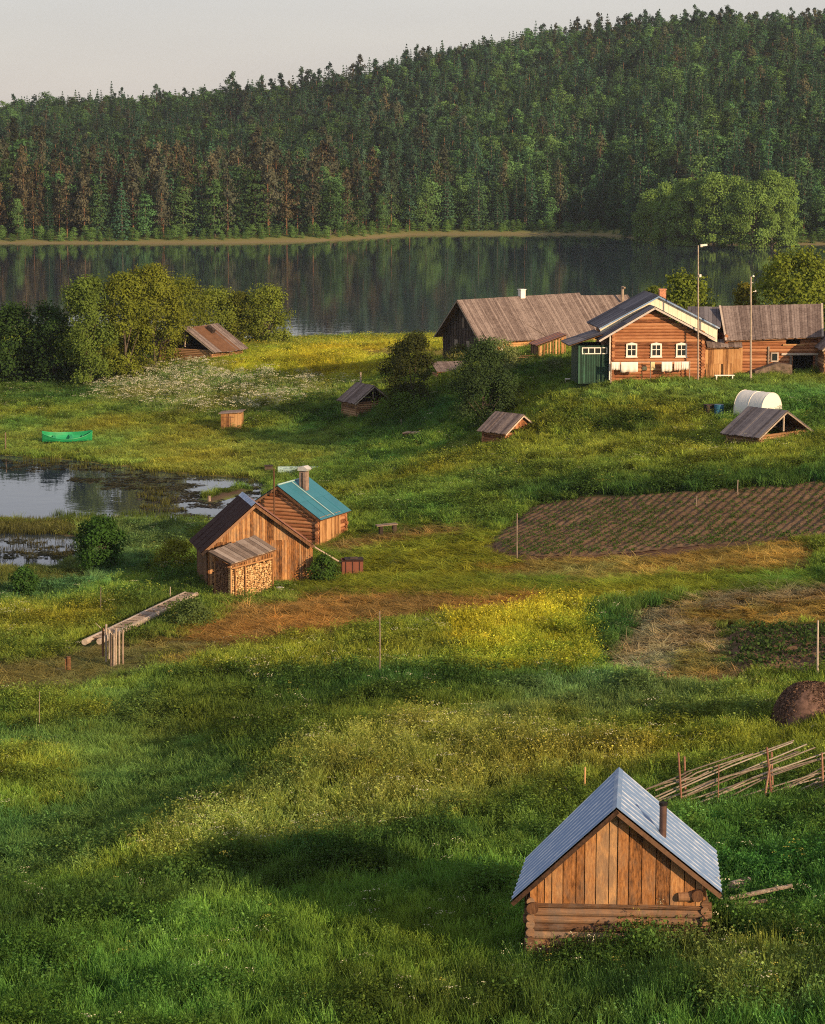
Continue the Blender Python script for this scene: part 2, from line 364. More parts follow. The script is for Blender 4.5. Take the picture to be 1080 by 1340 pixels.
# ------------------------------------------------------------------ ground sheet
def make_ground():
    gx = np.concatenate([np.linspace(-2500, -160, 24), np.linspace(-150, -75, 50), np.arange(-74, 74.01, .55), np.linspace(75, 150, 50), np.linspace(160, 2500, 24)])
    gy = np.concatenate([np.linspace(-1500, -70, 16), np.linspace(-60, 40, 40), np.arange(41, 326, .55), np.linspace(330, 345, 8), np.linspace(380, 2600, 30)])
    X, Y = np.meshgrid(gx, gy); Z = z_near(np.clip(X, -150, 150), np.clip(Y, -60, 345)); Z = np.where(Y > 345, -2.6, Z)
    nx, ny = len(gx), len(gy); V = np.stack([X.ravel(), Y.ravel(), Z.ravel()], 1)
    i = np.arange(nx * ny).reshape(ny, nx); F = np.stack([i[:-1, :-1].ravel(), i[:-1, 1:].ravel(), i[1:, 1:].ravel(), i[1:, :-1].ravel()], 1)
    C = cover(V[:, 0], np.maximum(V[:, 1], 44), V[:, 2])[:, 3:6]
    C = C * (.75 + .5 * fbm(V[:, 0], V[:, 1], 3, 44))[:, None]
    m, nt, b = newmat('ground_material')
    at = N(nt, 'ShaderNodeAttribute'); at.attribute_name = 'gcol'
    n1 = noise(nt, 3.0, 8, rough=.7); n2 = noise(nt, 20, 4)
    f = math_(nt, 'ADD', math_(nt, 'MULTIPLY', n1, .9), math_(nt, 'MULTIPLY', n2, .5))
    s = N(nt, 'ShaderNodeVectorMath', operation='SCALE'); nt.links.new(at.outputs['Color'], s.inputs[0]); nt.links.new(math_(nt, 'ADD', f, .3), s.inputs['Scale'])
    nt.links.new(s.outputs[0], b.inputs['Base Color']); b.inputs['Roughness'].default_value = .95; b.inputs['Specular IOR Level'].default_value = .1
    bump(nt, b, n2, .6, .05)
    o = np_mesh('ground', V, F, m, smooth=True); a = o.data.attributes.new('gcol', 'FLOAT_COLOR', 'POINT')
    a.data.foreach_set('color', np.hstack([C, np.ones((len(C), 1))]).astype(np.float32).ravel())
    return tag(o, kind='structure')
make_ground()
# ------------------------------------------------------------------ lake and pond surface
def make_lake():
    m, nt, b = newmat('water_material')
    b.inputs['Base Color'].default_value = (.022, .036, .055, 1); b.inputs['Roughness'].default_value = .02; b.inputs['IOR'].default_value = 1.42
    b.inputs['Specular IOR Level'].default_value = .5
    n1 = noise(nt, .35, 3, (1, 1.0, 1)); n2 = noise(nt, 2.2, 2, (1, 1, 1))
    h = math_(nt, 'ADD', n1, math_(nt, 'MULTIPLY', n2, .12)); bump(nt, b, h, .12, .10)
    mb = MB(); mb.quad((-3000, 60, 0), (3000, 60, 0), (3000, 2000, 0), (-3000, 2000, 0)); o = mb.build('lake', m); tag(o, kind='structure')
make_lake()
# ------------------------------------------------------------------ far hills
RX = np.array([-400,-250,-100,0,150,250,350,420,480,560,640,700,800,900,1000,1080,1180,1400,1700])
RY = np.array([154,154,148,136,124,126,116,107,93,71,54,43,34,26,20,13,11,21,60])
def far_shore(az):                       # az = photo px column; distance of the far shore
    return np.interp(az, [-700,0,150,300,420,480,540,620,800,840,900,960,1080,1700], [660,644,642,646,662,685,712,716,712,668,640,632,636,650])
def z_hill(x, y):
    az = 540 + FPX * x / (np.maximum(y, 1) * cp + 25 * sp * 0 + 1e-6)
    d0 = far_shore(az); dr = np.interp(az, [0, 400, 700, 1080], [1130, 1120, 1150, 1180])
    zr = CAMZ + dr * (200 - np.interp(az, RX, RY)) / 3000 * 1.0 - 17
    t = (y - d0) / (dr - d0)
    low = 1.5 * sstep(0, .03, t) + np.interp(az, [0, 420, 560], [8., 8., 5.]) * sstep(.03, .22, t)
    p = np.interp(az, [0, 350, 600, 1080], [2.3, 2.0, 1.15, 1.0])
    tt = np.clip(t - .06, 0, 1) / .94
    z = low + (zr - 7) * (1 - (1 - tt ** p) ** 1.35)
    z = np.where(t > 1, zr - (y - dr) * .05, z)
    z = z + (fbm(x, y, 90, 15) - .5) * 14 * sstep(.1, .5, t) * sstep(1.25, .9, t)
    return np.where(t < 0, np.maximum(-2.5, (y - d0) * .1), z)
def make_hill():
    X, Y = np.meshgrid(np.arange(-420, 421, 7.), np.arange(590, 1500, 7.)); Z = z_hill(X, Y)
    ny, nx = X.shape; V = np.stack([X.ravel(), Y.ravel(), Z.ravel()], 1)
    i = np.arange(nx * ny).reshape(ny, nx); F = np.stack([i[:-1, :-1].ravel(), i[:-1, 1:].ravel(), i[1:, 1:].ravel(), i[1:, :-1].ravel()], 1)
    m, nt, b = newmat('hill_material'); g = N(nt, 'ShaderNodeNewGeometry'); sx = N(nt, 'ShaderNodeSeparateXYZ'); nt.links.new(g.outputs['Position'], sx.inputs[0])
    n1 = noise(nt, .15, 5); f = math_(nt, 'ADD', sx.outputs['Z'], math_(nt, 'MULTIPLY', math_(nt, 'SUBTRACT', n1, .5), .8))
    c = ramp(nt, math_(nt, 'MULTIPLY', f, .4), [(.0, (.20, .17, .09)), (.45, (.16, .19, .06)), (.85, (.02, .035, .012))])
    nt.links.new(c, b.inputs['Base Color']); b.inputs['Roughness'].default_value = 1; b.inputs['Specular IOR Level'].default_value = 0
    o = np_mesh('hill', V, F, m, smooth=True); tag(o, kind='structure')
make_hill()
# ------------------------------------------------------------------ leaf and tree builders
def leafquads(P, size, up=.3, r=None, nrm=None, loose=.65):
    """one random quad (leaf clump) at every point of P, leaning towards the normals nrm when given"""
    r = r or rng; n_ = len(P); q = r.normal(size=(n_, 3))
    if nrm is None: a = q / np.linalg.norm(q, axis=1)[:, None]; b = np.cross(a, r.normal(size=(n_, 3))); b /= np.linalg.norm(b, axis=1)[:, None]
    else:
        n3 = nrm / (np.linalg.norm(nrm, axis=1)[:, None] + 1e-6) + q * loose; n3 /= np.linalg.norm(n3, axis=1)[:, None]
        a = np.cross(n3, r.normal(size=(n_, 3))); a /= np.linalg.norm(a, axis=1)[:, None]; b = np.cross(n3, a)
    s = np.asarray(size) * r.uniform(.6, 1.35, n_); a = a * s[:, None]; b = b * (s * r.uniform(.5, .9, n_))[:, None]
    V = np.stack([P - a * .5, P + b * .5, P + a * .5, P - b * .5], 1).reshape(-1, 3)
    return V, np.arange(n_ * 4).reshape(-1, 4)
def join(parts):
    V = []; F = []; v = []; o = 0
    for a, f, w in parts:
        V.append(a); F.append(f + o); v.append(np.broadcast_to(w, len(f))); o += len(a)
    return np.vstack(V), np.vstack(F), np.concatenate(v)
def blob_points(centers, radii, per, r, sub=14, tight=.28):
    """leaf positions grouped in sub-clumps spread over the outer part of ellipsoid blobs"""
    out = []; vv = []
    for c, rad in zip(centers, radii):
        k = max(4, int(sub)); d = r.normal(size=(k, 3)); d /= np.linalg.norm(d, axis=1)[:, None]
        d[:, 2] = np.where(d[:, 2] < -.5, -d[:, 2], d[:, 2])
        cc = np.array(c) + d * np.array(rad) * r.uniform(.45, 1.0, (k, 1))
        for q in cc:
            m_ = max(3, int(per * r.uniform(.6, 1.4) / k)); g = np.clip(r.normal(size=(m_, 3)), -1.9, 1.9) * np.array(rad) * tight
            out.append(q + g * [1, 1, .8]); vv.append(np.full(m_, r.random()) * .6 + r.random(m_) * .4)
    return np.vstack(out), np.concatenate(vv)
def tri_tube(p0, p1, r0, r1, n=5):
    p0 = np.array(p0, float); p1 = np.array(p1, float); d = p1 - p0; d /= np.linalg.norm(d) + 1e-9
    u = np.cross(d, [.3, .9, .1]); u /= np.linalg.norm(u); w = np.cross(d, u)
    a = np.arange(n) * 2 * np.pi / n; c = np.cos(a)[:, None] * u + np.sin(a)[:, None] * w
    V = np.vstack([p0 + c * r0, p1 + c * r1]); F = np.array([[i, (i+1) % n, n + (i+1) % n, n + i] for i in range(n)])
    return V, F, .5

bark_red = plain('pine_bark', (.17, .09, .05), .9, var=.5, scale=3)
bark_grey = plain('grey_bark', (.09, .075, .06), .9, var=.5, scale=3)
bark_white = plain('birch_bark', (.45, .42, .36), .8, var=.4, scale=5)
# --- far trees, three kinds
def far_spruce(r, h=18):
    parts = []; w = h * .185
    n_t = 17
    for k in range(n_t):
        t = k / (n_t - 1); z = h * (.04 + .96 * t); rad = w * (1 - t) ** .8 + .15
        m_ = int(20 + 78 * (1 - t)); a = r.uniform(0, 2 * np.pi, m_); rr = rad * r.uniform(.35, 1.08, m_)
        P = np.stack([np.cos(a) * rr, np.sin(a) * rr, z - rr * .35 + r.normal(0, .18, m_)], 1)
        V, F = leafquads(P, .68 - .22 * t, r=r, nrm=np.stack([np.cos(a), np.sin(a), .55 + 0 * a], 1), loose=.45); parts.append((V, F, r.random(len(F)) * .5 + r.random() * .3 + .15))
    return join(parts)
def far_pine(r, h=19):
    parts = []
    cs = [(r.normal(0, .7), r.normal(0, .7), h * t) for t in np.linspace(.26, .97, 10)]
    rd = [(2.5 * (1.25 - t) + .2, 2.5 * (1.25 - t) + .2, 1.5) for t in np.linspace(.26, .97, 10)]
    P, v = blob_points(cs, rd, 125, r, 9, .3); V, F = leafquads(P, .62, r=r, nrm=P * [1, 1, 0] + [0, 0, .8], loose=.5); parts.append((V, F, v))
    m_ = 90; z = r.uniform(.08, .5, m_) * h; a = r.uniform(0, 6.28, m_); rr = r.uniform(.3, 1.7, m_)
    V, F = leafquads(np.stack([np.cos(a) * rr, np.sin(a) * rr, z], 1), .45, r=r); parts.append((V, F, r.random(m_) * .4))
    return join(parts)
def far_birch(r, h=15):
    cs = []; rd = []
    for t in np.linspace(.13, .92, 9):
        w = 3.3 * math.sin(math.pi * (t * .75 + .17)) ** .8
        cs.append((r.normal(0, .45), r.normal(0, .45), h * t)); rd.append((w, w, h * .085))
    P, v = blob_points(cs, rd, 230, r, 12, .28); V, F = leafquads(P, .52, r=r, nrm=P * [1, 1, 0] + [0, 0, .9], loose=.45); return V, F, v
fol_far = {'pine': foliage('pine_needles', 'obj', (.060, .072, .044), .12, .7), 'spruce': foliage('spruce_needles', 'obj', (.032, .078, .042), .12, .7), 'birch': foliage('birch_leaves', 'obj', (.060, .128, .044), .2, .6)}
fol_inst = {'pine': foliage('wood_pine_needles', 'inst', (.060, .072, .044), .12, .7), 'spruce': foliage('wood_spruce_needles', 'inst', (.032, .078, .042), .12, .7), 'birch': foliage('wood_birch_leaves', 'inst', (.060, .128, .044), .2, .6)}
PROTO = []
wood_col = bpy.data.collections.new('wood_kinds')
for kind, fn, hh in (('pine', far_pine, 19), ('spruce', far_spruce, 18), ('birch', far_birch, 15)):
    for q in range(4):
        r = np.random.default_rng(50 + q); V, F, v = fn(r)
        tv, tf, _ = tri_tube((0, 0, -1), (0, 0, hh * .9), .24, .08)
        cr = np_mesh('crown', V, F, fol_far[kind], v, link=False).data
        tr = np_mesh('trunk', tv, tf, {'pine': bark_red, 'spruce': bark_grey, 'birch': bark_grey}[kind], link=False).data
        PROTO.append((kind, cr, tr))
        # joined version for the mass of the wood
        V2, F2, v2 = join([(V, F, v), (tv, tf, .9)])
        o = np_mesh('tree_%02d' % len(PROTO), V2, F2, fol_inst[kind], v2, link=False)
        o.data.materials.append(bark_red if kind == 'pine' else bark_grey)
        mi = np.zeros(len(F2), np.int32); mi[len(F):] = 1; o.data.polygons.foreach_set('material_index', mi); wood_col.objects.link(o)
def scatter(name, col, pts, rot, scl, idx, colr, mat=None, kind='stuff'):
    me = bpy.data.meshes.new(name); me.vertices.add(len(pts)); me.vertices.foreach_set('co', np.asarray(pts, np.float32).ravel())
    for n_, t in (('col', 'FLOAT_COLOR'), ('idx', 'INT'), ('rot', 'FLOAT_VECTOR'), ('scl', 'FLOAT_VECTOR')): me.attributes.new(n_, t, 'POINT')
    me.attributes['col'].data.foreach_set('color', np.hstack([colr, np.ones((len(pts), 1))]).astype(np.float32).ravel())
    me.attributes['idx'].data.foreach_set('value', np.asarray(idx, np.int32))
    me.attributes['rot'].data.foreach_set('vector', np.asarray(rot, np.float32).ravel())
    me.attributes['scl'].data.foreach_set('vector', np.asarray(scl, np.float32).ravel())
    o = bpy.data.objects.new(name, me); COL.objects.link(o)
    g = bpy.data.node_groups.new(name + '_scatter', 'GeometryNodeTree')
    g.interface.new_socket('Geometry', in_out='INPUT', socket_type='NodeSocketGeometry'); g.interface.new_socket('Geometry', in_out='OUTPUT', socket_type='NodeSocketGeometry')
    Nn = g.nodes; L = g.links; gi = Nn.new('NodeGroupInput'); go = Nn.new('NodeGroupOutput'); ip = Nn.new('GeometryNodeInstanceOnPoints'); ci = Nn.new('GeometryNodeCollectionInfo')
    ci.inputs['Collection'].default_value = col; ci.inputs['Separate Children'].default_value = True; ci.inputs['Reset Children'].default_value = True
    def na(n_, t):
        x = Nn.new('GeometryNodeInputNamedAttribute'); x.data_type = t; x.inputs['Name'].default_value = n_; return x.outputs[0]
    ip.inputs['Pick Instance'].default_value = True
    L.new(gi.outputs[0], ip.inputs['Points']); L.new(ci.outputs[0], ip.inputs['Instance']); L.new(na('idx', 'INT'), ip.inputs['Instance Index'])
    L.new(na('rot', 'FLOAT_VECTOR'), ip.inputs['Rotation']); L.new(na('scl', 'FLOAT_VECTOR'), ip.inputs['Scale']); L.new(ip.outputs[0], go.inputs[0])
    o.modifiers.new('scatter', 'NODES').node_group = g
    return tag(o, kind=kind)

def make_forest():
    # candidate positions on a jittered grid
    X, Y = np.meshgrid(np.arange(-330, 331, 4.2), np.arange(610, 1290, 4.9)); X = X.ravel(); Y = Y.ravel()
    X = X + rng.uniform(-2.2, 2.2, X.size); Y = Y + rng.uniform(-2.4, 2.4, X.size)
    az = 540 + FPX * X / (Y * cp); d = Y - far_shore(az) - 5 * vnoise(X, Y, 14, 3)
    dr = np.interp(az, [0, 400, 700, 1080], [1130, 1120, 1150, 1180])
    keep = (d > 7) & (Y < dr + 60) & (np.abs(X) < .22 * Y + 12); X, Y, az, d = X[keep], Y[keep], az[keep], d[keep]
    Z = z_hill(X, Y); n_ = len(X)
    r1 = rng.random(n_); patch = fbm(X, Y, 60, 88); patch2 = fbm(X, Y, 40, 21)
    # pines along the left shore, mixed wood on the hill
    pine = np.where((az < 520) & (d < 60), .55, np.where(patch > .60, .4, .08)); pine = np.where((az > 560) & (d < 80), .12, pine)
    birch = np.where((az < 430) & (d < 75), .20, np.where(patch2 > .5, .58, .25))
    kind = np.where(r1 < pine, 0, np.where(r1 < pine + birch, 2, 1))
    hgt = rng.uniform(.6, 1.1, n_) + (rng.random(n_) < .08) * .22 * np.where(d < 14, .85, 1.0) * np.interp(az, [0, 500, 1080], [1.08, 1.0, .95])
    hgt = np.where((az < 430) & (d < 75), hgt * 1.12, hgt); hgt = np.where(d > 90, hgt * .87, hgt)
    wd = rng.uniform(.9, 1.35, n_) * np.where((kind == 0) & (d < 75), .78, 1); sc = np.stack([hgt * wd, hgt * wd * rng.uniform(.9, 1.1, n_), hgt], 1)
    tone = rng.uniform(.5, 1.5, n_) ** 1.1 * (.75 + .55 * patch2); warm = rng.uniform(-.15, .15, n_)
    C = np.stack([tone * (1 + warm), tone, tone * (1 - warm * .6)], 1)
    upl = (kind == 0) & ((d > 85) | (az > 470)) & (rng.random(n_) < .75); C[upl] *= [.55, 1.02, 1.0]; lowp = (kind == 0) & (az < 520) & (d < 60); C[lowp] *= [1.08, .92, .95]; bb = kind == 2; C[bb] *= 1.12
    hl = (d > 120) & (az < 470); C[hl] *= .72  # distance put into the colour: left hill trees darkened
    idx = kind * 4 + rng.integers(0, 4, n_)
    rot = np.stack([rng.normal(0, .03, n_), rng.normal(0, .03, n_), rng.uniform(0, 6.28, n_)], 1)
    # the trees of the shore rows stand as things of their own
    vis = (az > -5) & (az < 1085) & (az + 0 < 9999); order = np.argsort(np.where(vis, d, 1e6) + rng.uniform(0, 3, n_)); ind = np.zeros(n_, bool); ind[order[:270]] = True
    names = {'pine': ('tall reddish pine in the front row of the forest along the far shore', 'pine_tree', 'pines in the front row on the far shore'),
             'spruce': ('dark narrow spruce in the front row of the forest along the far shore', 'spruce_tree', 'spruces in the front row on the far shore'),
             'birch': ('green round-crowned birch in the front row of the forest along the far shore', 'birch_tree', 'birches in the front row on the far shore')}
    for k in np.where(ind)[0]:
        kd, cr, tr = PROTO[idx[k]]; lb, nm, gr = names[kd]
        e = thing(nm, (X[k], Y[k], Z[k]), rot[k][2], lb, 'tree', gr); e.scale = sc[k]
        for nme, me in (('crown', cr), ('trunk', tr)):
            o = bpy.data.objects.new(nme, me); COL.objects.link(o); o.parent = e
            if nme == 'crown': o.color = (*C[k], 1)
    m = ~ind
    # low bushes at the forest foot
    bx = np.linspace(-200, 200, 260) + rng.uniform(-1, 1, 260); baz = 540 + FPX * bx / 680
    by = far_shore(baz) + rng.uniform(5, 10, 260); bz = z_hill(bx, by); bs = rng.uniform(.12, .34, 260)
    P = np.vstack([np.stack([X[m], Y[m], Z[m]], 1), np.stack([bx, by, bz - bs * 3], 1)])
    t2 = rng.uniform(.9, 1.9, 260); C2 = np.stack([t2 * 1.05, t2, t2 * .8], 1)
    tag(scatter('forest', wood_col, P, np.vstack([rot[m], np.stack([0 * bx, 0 * bx, rng.uniform(0, 6, 260)], 1)]),
            np.vstack([sc[m], np.stack([bs * 1.3, bs * 1.3, bs], 1)]), np.concatenate([idx[m], 8 + rng.integers(0, 4, 260)]), np.vstack([C[m], C2])),
        'dense mixed forest covering the long hill beyond the lake', 'forest')
make_forest()

# --- nearer trees and bushes, each with its own crown
leaf_mat = foliage('leaves', 'obj', (1, 1, 1), .35, .8)
def tree(name, label, cat, base, h, w, colr, nleaf=5000, leaf=.3, group=None, seed=1, low=.12, depth=None, bark=None, lobes=9, shape='round'):
    r = np.random.default_rng(seed); depth = depth or w
    e = thing(name, base, 0, label, cat, group); parts = []; cs = []; rd = []
    ncl = lobes * 9
    for k in range(ncl):
        t = low + (1 - low) * r.random() ** .9; u = (t - low) / (1 - low); a = r.uniform(0, 6.28)
        env = (math.sin(math.pi * min(1, u * .80 + .18)) ** .62 if shape == 'round' else (1.1 - u) ** .8) * (1 + .13 * math.sin(3 * a + seed) + .10 * math.sin(5 * a + u * 9))
        rr = env * r.uniform(.25, .86) ** .6; q = r.uniform(.13, .24)
        cs.append((math.cos(a) * rr * w / 2, math.sin(a) * rr * depth / 2, h * min(t, .97))); rd.append((q * w / 2, q * depth / 2, q * w / 2 * .8))
    P = []; v = []; NN = []
    for c_, d_ in zip(cs, rd):
        m_ = int(nleaf / ncl * r.uniform(.6, 1.4)); g_ = np.clip(r.normal(size=(m_, 3)), -2, 2) * np.array(d_) * .8; P.append(np.array(c_) + g_); NN.append(g_ / (np.linalg.norm(g_, axis=1)[:, None] + .01) * .8 + np.array([c_[0] / w * 2, c_[1] / w * 2, .45])); v.append(np.full(m_, r.random()) * .65 + r.random(m_) * .35)
    P = np.vstack(P); v = np.concatenate(v); P[:, 2] = np.maximum(P[:, 2], .05)
    V, F = leafquads(P, leaf, r=r, nrm=np.vstack(NN), loose=.5); c = np_mesh('crown', V, F, leaf_mat, v); c.parent = e; c.color = (*[q * 1.35 for q in colr], 1)
    tb = [tri_tube((0, 0, -.4), (0, 0, h * .35), max(.06, h * .018), h * .012, 7)]
    for k in range(0, len(cs), 6): tb.append(tri_tube((0, 0, h * .3 * r.random()), tuple(np.array(cs[k]) * .72), h * .009, h * .002, 5))
    tv, tf, _ = join(tb); t_ = np_mesh('trunk', tv, tf, bark or bark_grey); t_.parent = e
    return e
def put(px, py): return G(px, py)
def size(px_, base):                     # pixels to metres at a point
    dep = base[1] * cp - (base[2] - CAMZ) * sp; return px_ * dep / FPX
WILLOW = (.082, .128, .026); DARKW = (.026, .055, .016); OLIVE = (.115, .155, .026)
def T(px, py, hpx, wpx, name, label, cat='tree', colr=WILLOW, dback=0, **k):
    b = put(px, py); b = Vector(b); b.y += dback; b.x *= (b.y / (b.y - dback)); b.z = float(ht(b.x, b.y))
    return tree(name, label, cat, b, size(hpx, b), size(wpx, b), colr, seed=int(px * 7 + py), **k)
# dark willows at the left edge, tall sunlit clump beside them
T(-40, 505, 95, 110, 'willow_bush', 'dark willow cut by the left edge of the picture', 'bush', DARKW, low=.02)
T(20, 503, 98, 95, 'willow_bush', 'dark rounded willow between the left edge and the pale gap of lake', 'bush', DARKW, low=.02, nleaf=11000, group='dark willows at the left')
T(70, 502, 100, 85, 'willow_bush', 'dark willow touching the tall sunlit clump of trees', 'bush', DARKW, low=.02, nleaf=11000, group='dark willows at the left')
T(118, 506, 140, 90, 'leafy_tree', 'olive green tree at the left end of the sunlit clump beside the dark willows', colr=WILLOW, low=.0, nleaf=22000, leaf=.22)
T(165, 500, 138, 80, 'leafy_tree', 'second olive tree from the left in the sunlit clump', colr=(.11, .14, .02), low=.0, nleaf=22000, leaf=.22)
T(203, 488, 136, 92, 'leafy_tree', 'tallest tree of the sunlit clump, left of the ruined meadow shed', colr=(.115, .14, .02), low=.0, nleaf=23000, leaf=.22, bark=bark_grey)
T(243, 470, 100, 80, 'leafy_tree', 'olive tree just left behind the ruined meadow shed', colr=(.10, .13, .02), low=.0, nleaf=15000, leaf=.22, dback=6)
T(283, 462, 78, 75, 'leafy_tree', 'olive tree directly behind the ruined meadow shed roof', colr=OLIVE, low=.0, nleaf=14000, leaf=.22, dback=8)
T(318, 458, 70, 70, 'leafy_tree', 'low olive tree right of the ruined meadow shed roof', colr=(.10, .12, .02), low=.0, nleaf=12000, leaf=.22, dback=8)
T(352, 455, 76, 72, 'leafy_tree', 'rounded olive tree at the right end of the sunlit clump', colr=OLIVE, low=.0, nleaf=15000, leaf=.22, dback=4)
# bushes among the sheds
T(540, 535, 96, 76, 'leafy_bush', 'dark conical bush right of the small grey boat shed with a pole', 'bush', (.036, .046, .014), low=.0, nleaf=20000, leaf=.15, lobes=8)
T(632, 556, 108, 84, 'leafy_bush', 'dark spreading bush between the low plank shed and the small cellar', 'bush', (.036, .064, .024), low=.0, nleaf=20000, leaf=.15, lobes=8)
T(655, 498, 52, 60, 'lilac_bush', 'pale flowering bush in front of the dark gabled barn', 'bush', (.14, .18, .07), low=.0, nleaf=4000, leaf=.15)
T(530, 548, 30, 95, 'low_bush', 'low green bush spread at the foot of the dark conical bush', 'bush', (.06, .11, .02), low=.0, nleaf=3500, leaf=.15, lobes=6)
T(132, 748, 68, 66, 'alder_bush', 'dark round bush at the edge of the pond reeds', 'bush', (.030, .075, .016), low=.0, nleaf=12000, leaf=.15)
T(32, 785, 42, 42, 'alder_bush', 'small dark bush near the left edge below the pond', 'bush', (.035, .085, .02), low=.0, nleaf=3500, leaf=.12)
T(230, 752, 42, 60, 'low_bush', 'yellow green bush left of the brown roof of the weathered barn', 'bush', (.13, .15, .02), low=.0, nleaf=4000, leaf=.12)
T(424, 762, 34, 42, 'currant_bush', 'dark bush between the weathered barn wall and the rusty tank', 'bush', (.040, .085, .018), low=.0, nleaf=3500, leaf=.11)
T(250, 822, 36, 62, 'nettle_bush', 'grey green weed clump at the foot of the firewood shelter', 'bush', (.07, .11, .035), low=.0, nleaf=3500, leaf=.11)
T(603, 474, 20, 44, 'low_bush', 'low brownish bush at the left foot of the dark barn gable', 'bush', (.10, .11, .035), low=.0, nleaf=2500, leaf=.15, lobes=6)
T(684, 486, 16, 50, 'low_bush', 'low dark bush below the board pile of the long barn', 'bush', (.05, .085, .03), low=.0, nleaf=2500, leaf=.14, lobes=6)
T(728, 488, 17, 46, 'low_bush', 'low grey green bush between the entry shed and the green porch', 'bush', (.07, .10, .04), low=.0, nleaf=2500, leaf=.14, lobes=6)
# trees beyond the farmhouse
def T2(px, ytop, D, w_m, h_m, name, label, colr, **k):
    x = (px - 540) / FPX * D * 1.0; top = at_y(px, ytop, D); z = float(ht(x, D)); tree(name, label, 'tree', (top.x, D, z), max(h_m, top.z - z), w_m, colr, seed=int(px), **k)
T2(893, 361, 215, 6.0, 3, 'leafy_tree', 'round green tree rising behind the ridge of the red log house', (.10, .14, .022), nleaf=6500, low=.2)
T2(858, 376, 226, 3.0, 3, 'leafy_tree', 'small tree top peeping over the left slope of the log house roof', (.10, .14, .022), nleaf=2500, low=.3)
T2(806, 388, 232, 2.2, 3, 'leafy_tree', 'tiny tree top left of the metal flue over the long roof', (.10, .14, .022), nleaf=1500, low=.3)
T2(976, 372, 220, 2.8, 3, 'leafy_tree', 'narrow yellowish tree behind the wooden pole near the cow barn', (.14, .14, .022), nleaf=2500, low=.3)
T2(1045, 332, 212, 8.0, 3, 'leafy_tree', 'big broad tree rising behind the cow barn roof', (.11, .15, .022), nleaf=11000, low=.15, lobes=12)
T2(1090, 345, 214, 6.0, 3, 'leafy_tree', 'tree cut by the right edge behind the cow barn', (.11, .15, .022), nleaf=6000, low=.15)
# bright grove on the far shore spit
for k, (px, yb, yt, w) in enumerate([(852,314,252,38),(872,316,244,40),(892,318,238,40),(912,319,234,42),(934,320,232,44),(958,320,236,40),(984,321,240,52),(1010,321,230,44),(1028,319,236,34)]):
    p = at_z(px, yb, .6); hm = (yb - yt) * p[1] / FPX * 1.03
    tree('willow_tree', 'bright green broad-crowned tree of the grove on the far shore spit', 'tree', (p[0], p[1], .2), hm, w * p[1] / FPX * 1.2, (.112, .195, .048), nleaf=15000, leaf=.5, seed=300 + k, low=0, group='grove on the far shore spit', bark=bark_grey, lobes=9)

# ------------------------------------------------------------------ field vegetation (stuff)
def blades(r, n_, h, spread, wid, lean=.35, seed_heads=0, flat=0):
    """n grass blades: each a quad and a tip"""
    a = r.uniform(0, 6.28, n_); rad = spread * np.sqrt(r.random(n_)); x = np.cos(a) * rad; y = np.sin(a) * rad
    hh = h * r.uniform(.45, 1.05, n_); la = r.uniform(0, 6.28, n_); l = lean * hh * r.uniform(.2, 1.2, n_)
    dx = np.cos(la) * l; dy = np.sin(la) * l; wa = r.uniform(0, 3.14, n_); wx = np.cos(wa) * wid / 2; wy = np.sin(wa) * wid / 2
    V = np.stack([np.stack([x - wx, y - wy, 0 * x - .05], 1), np.stack([x + wx, y + wy, 0 * x - .05], 1),
                  np.stack([x + dx * .4 + wx, y + dy * .4 + wy, hh * .6], 1), np.stack([x + dx * .4 - wx, y + dy * .4 - wy, hh * .6], 1),
                  np.stack([x + dx + wx * .25, y + dy + wy * .25, hh], 1), np.stack([x + dx - wx * .25, y + dy - wy * .25, hh], 1)], 1).reshape(-1, 3)
    b = np.arange(n_)[:, None] * 6; F = np.vstack([b + [0, 1, 2, 3], b + [3, 2, 4, 5]])
    v = r.random(n_); v = np.concatenate([v * .8, np.minimum(1, v * .8 + .25)]); tips = np.stack([x + dx, y + dy, hh], 1)
    return V, F, v, tips
grass_mat = foliage('grass_blades', 'inst', None, .4, 1.05)
head_mat = foliage('seed_heads', 'inst', (1.2, 1.15, 1.5), .3, .6)
flower_mat = foliage('white_umbels', 'const', (.55, .56, .42), .2, .4)
yflower_mat = foliage('yellow_umbels', 'const', (.42, .42, .10), .3, .4)
veg = bpy.data.collections.new('vegetation_kinds')
def proto(name, parts, mats):
    V, F, v = join([p[:3] for p in parts]); o = np_mesh(name, V, F, None, v, link=False); mi = np.concatenate([np.full(len(p[1]), p[3]) for p in parts])
    for m_ in mats: o.data.materials.append(m_)
    o.data.polygons.foreach_set('material_index', mi.astype(np.int32)); veg.objects.link(o)
def add_heads(r, tips, size_, n_per=3, mat=1, frac=1.0):
    k = r.random(len(tips)) < frac; t = tips[k]; P = np.repeat(t, n_per, 0) + r.normal(0, size_ * .35, (len(t) * n_per, 3)) * [.6, .6, 1.6]
    V, F = leafquads(P, size_, r=r); return (V, F, r.random(len(F)), mat)
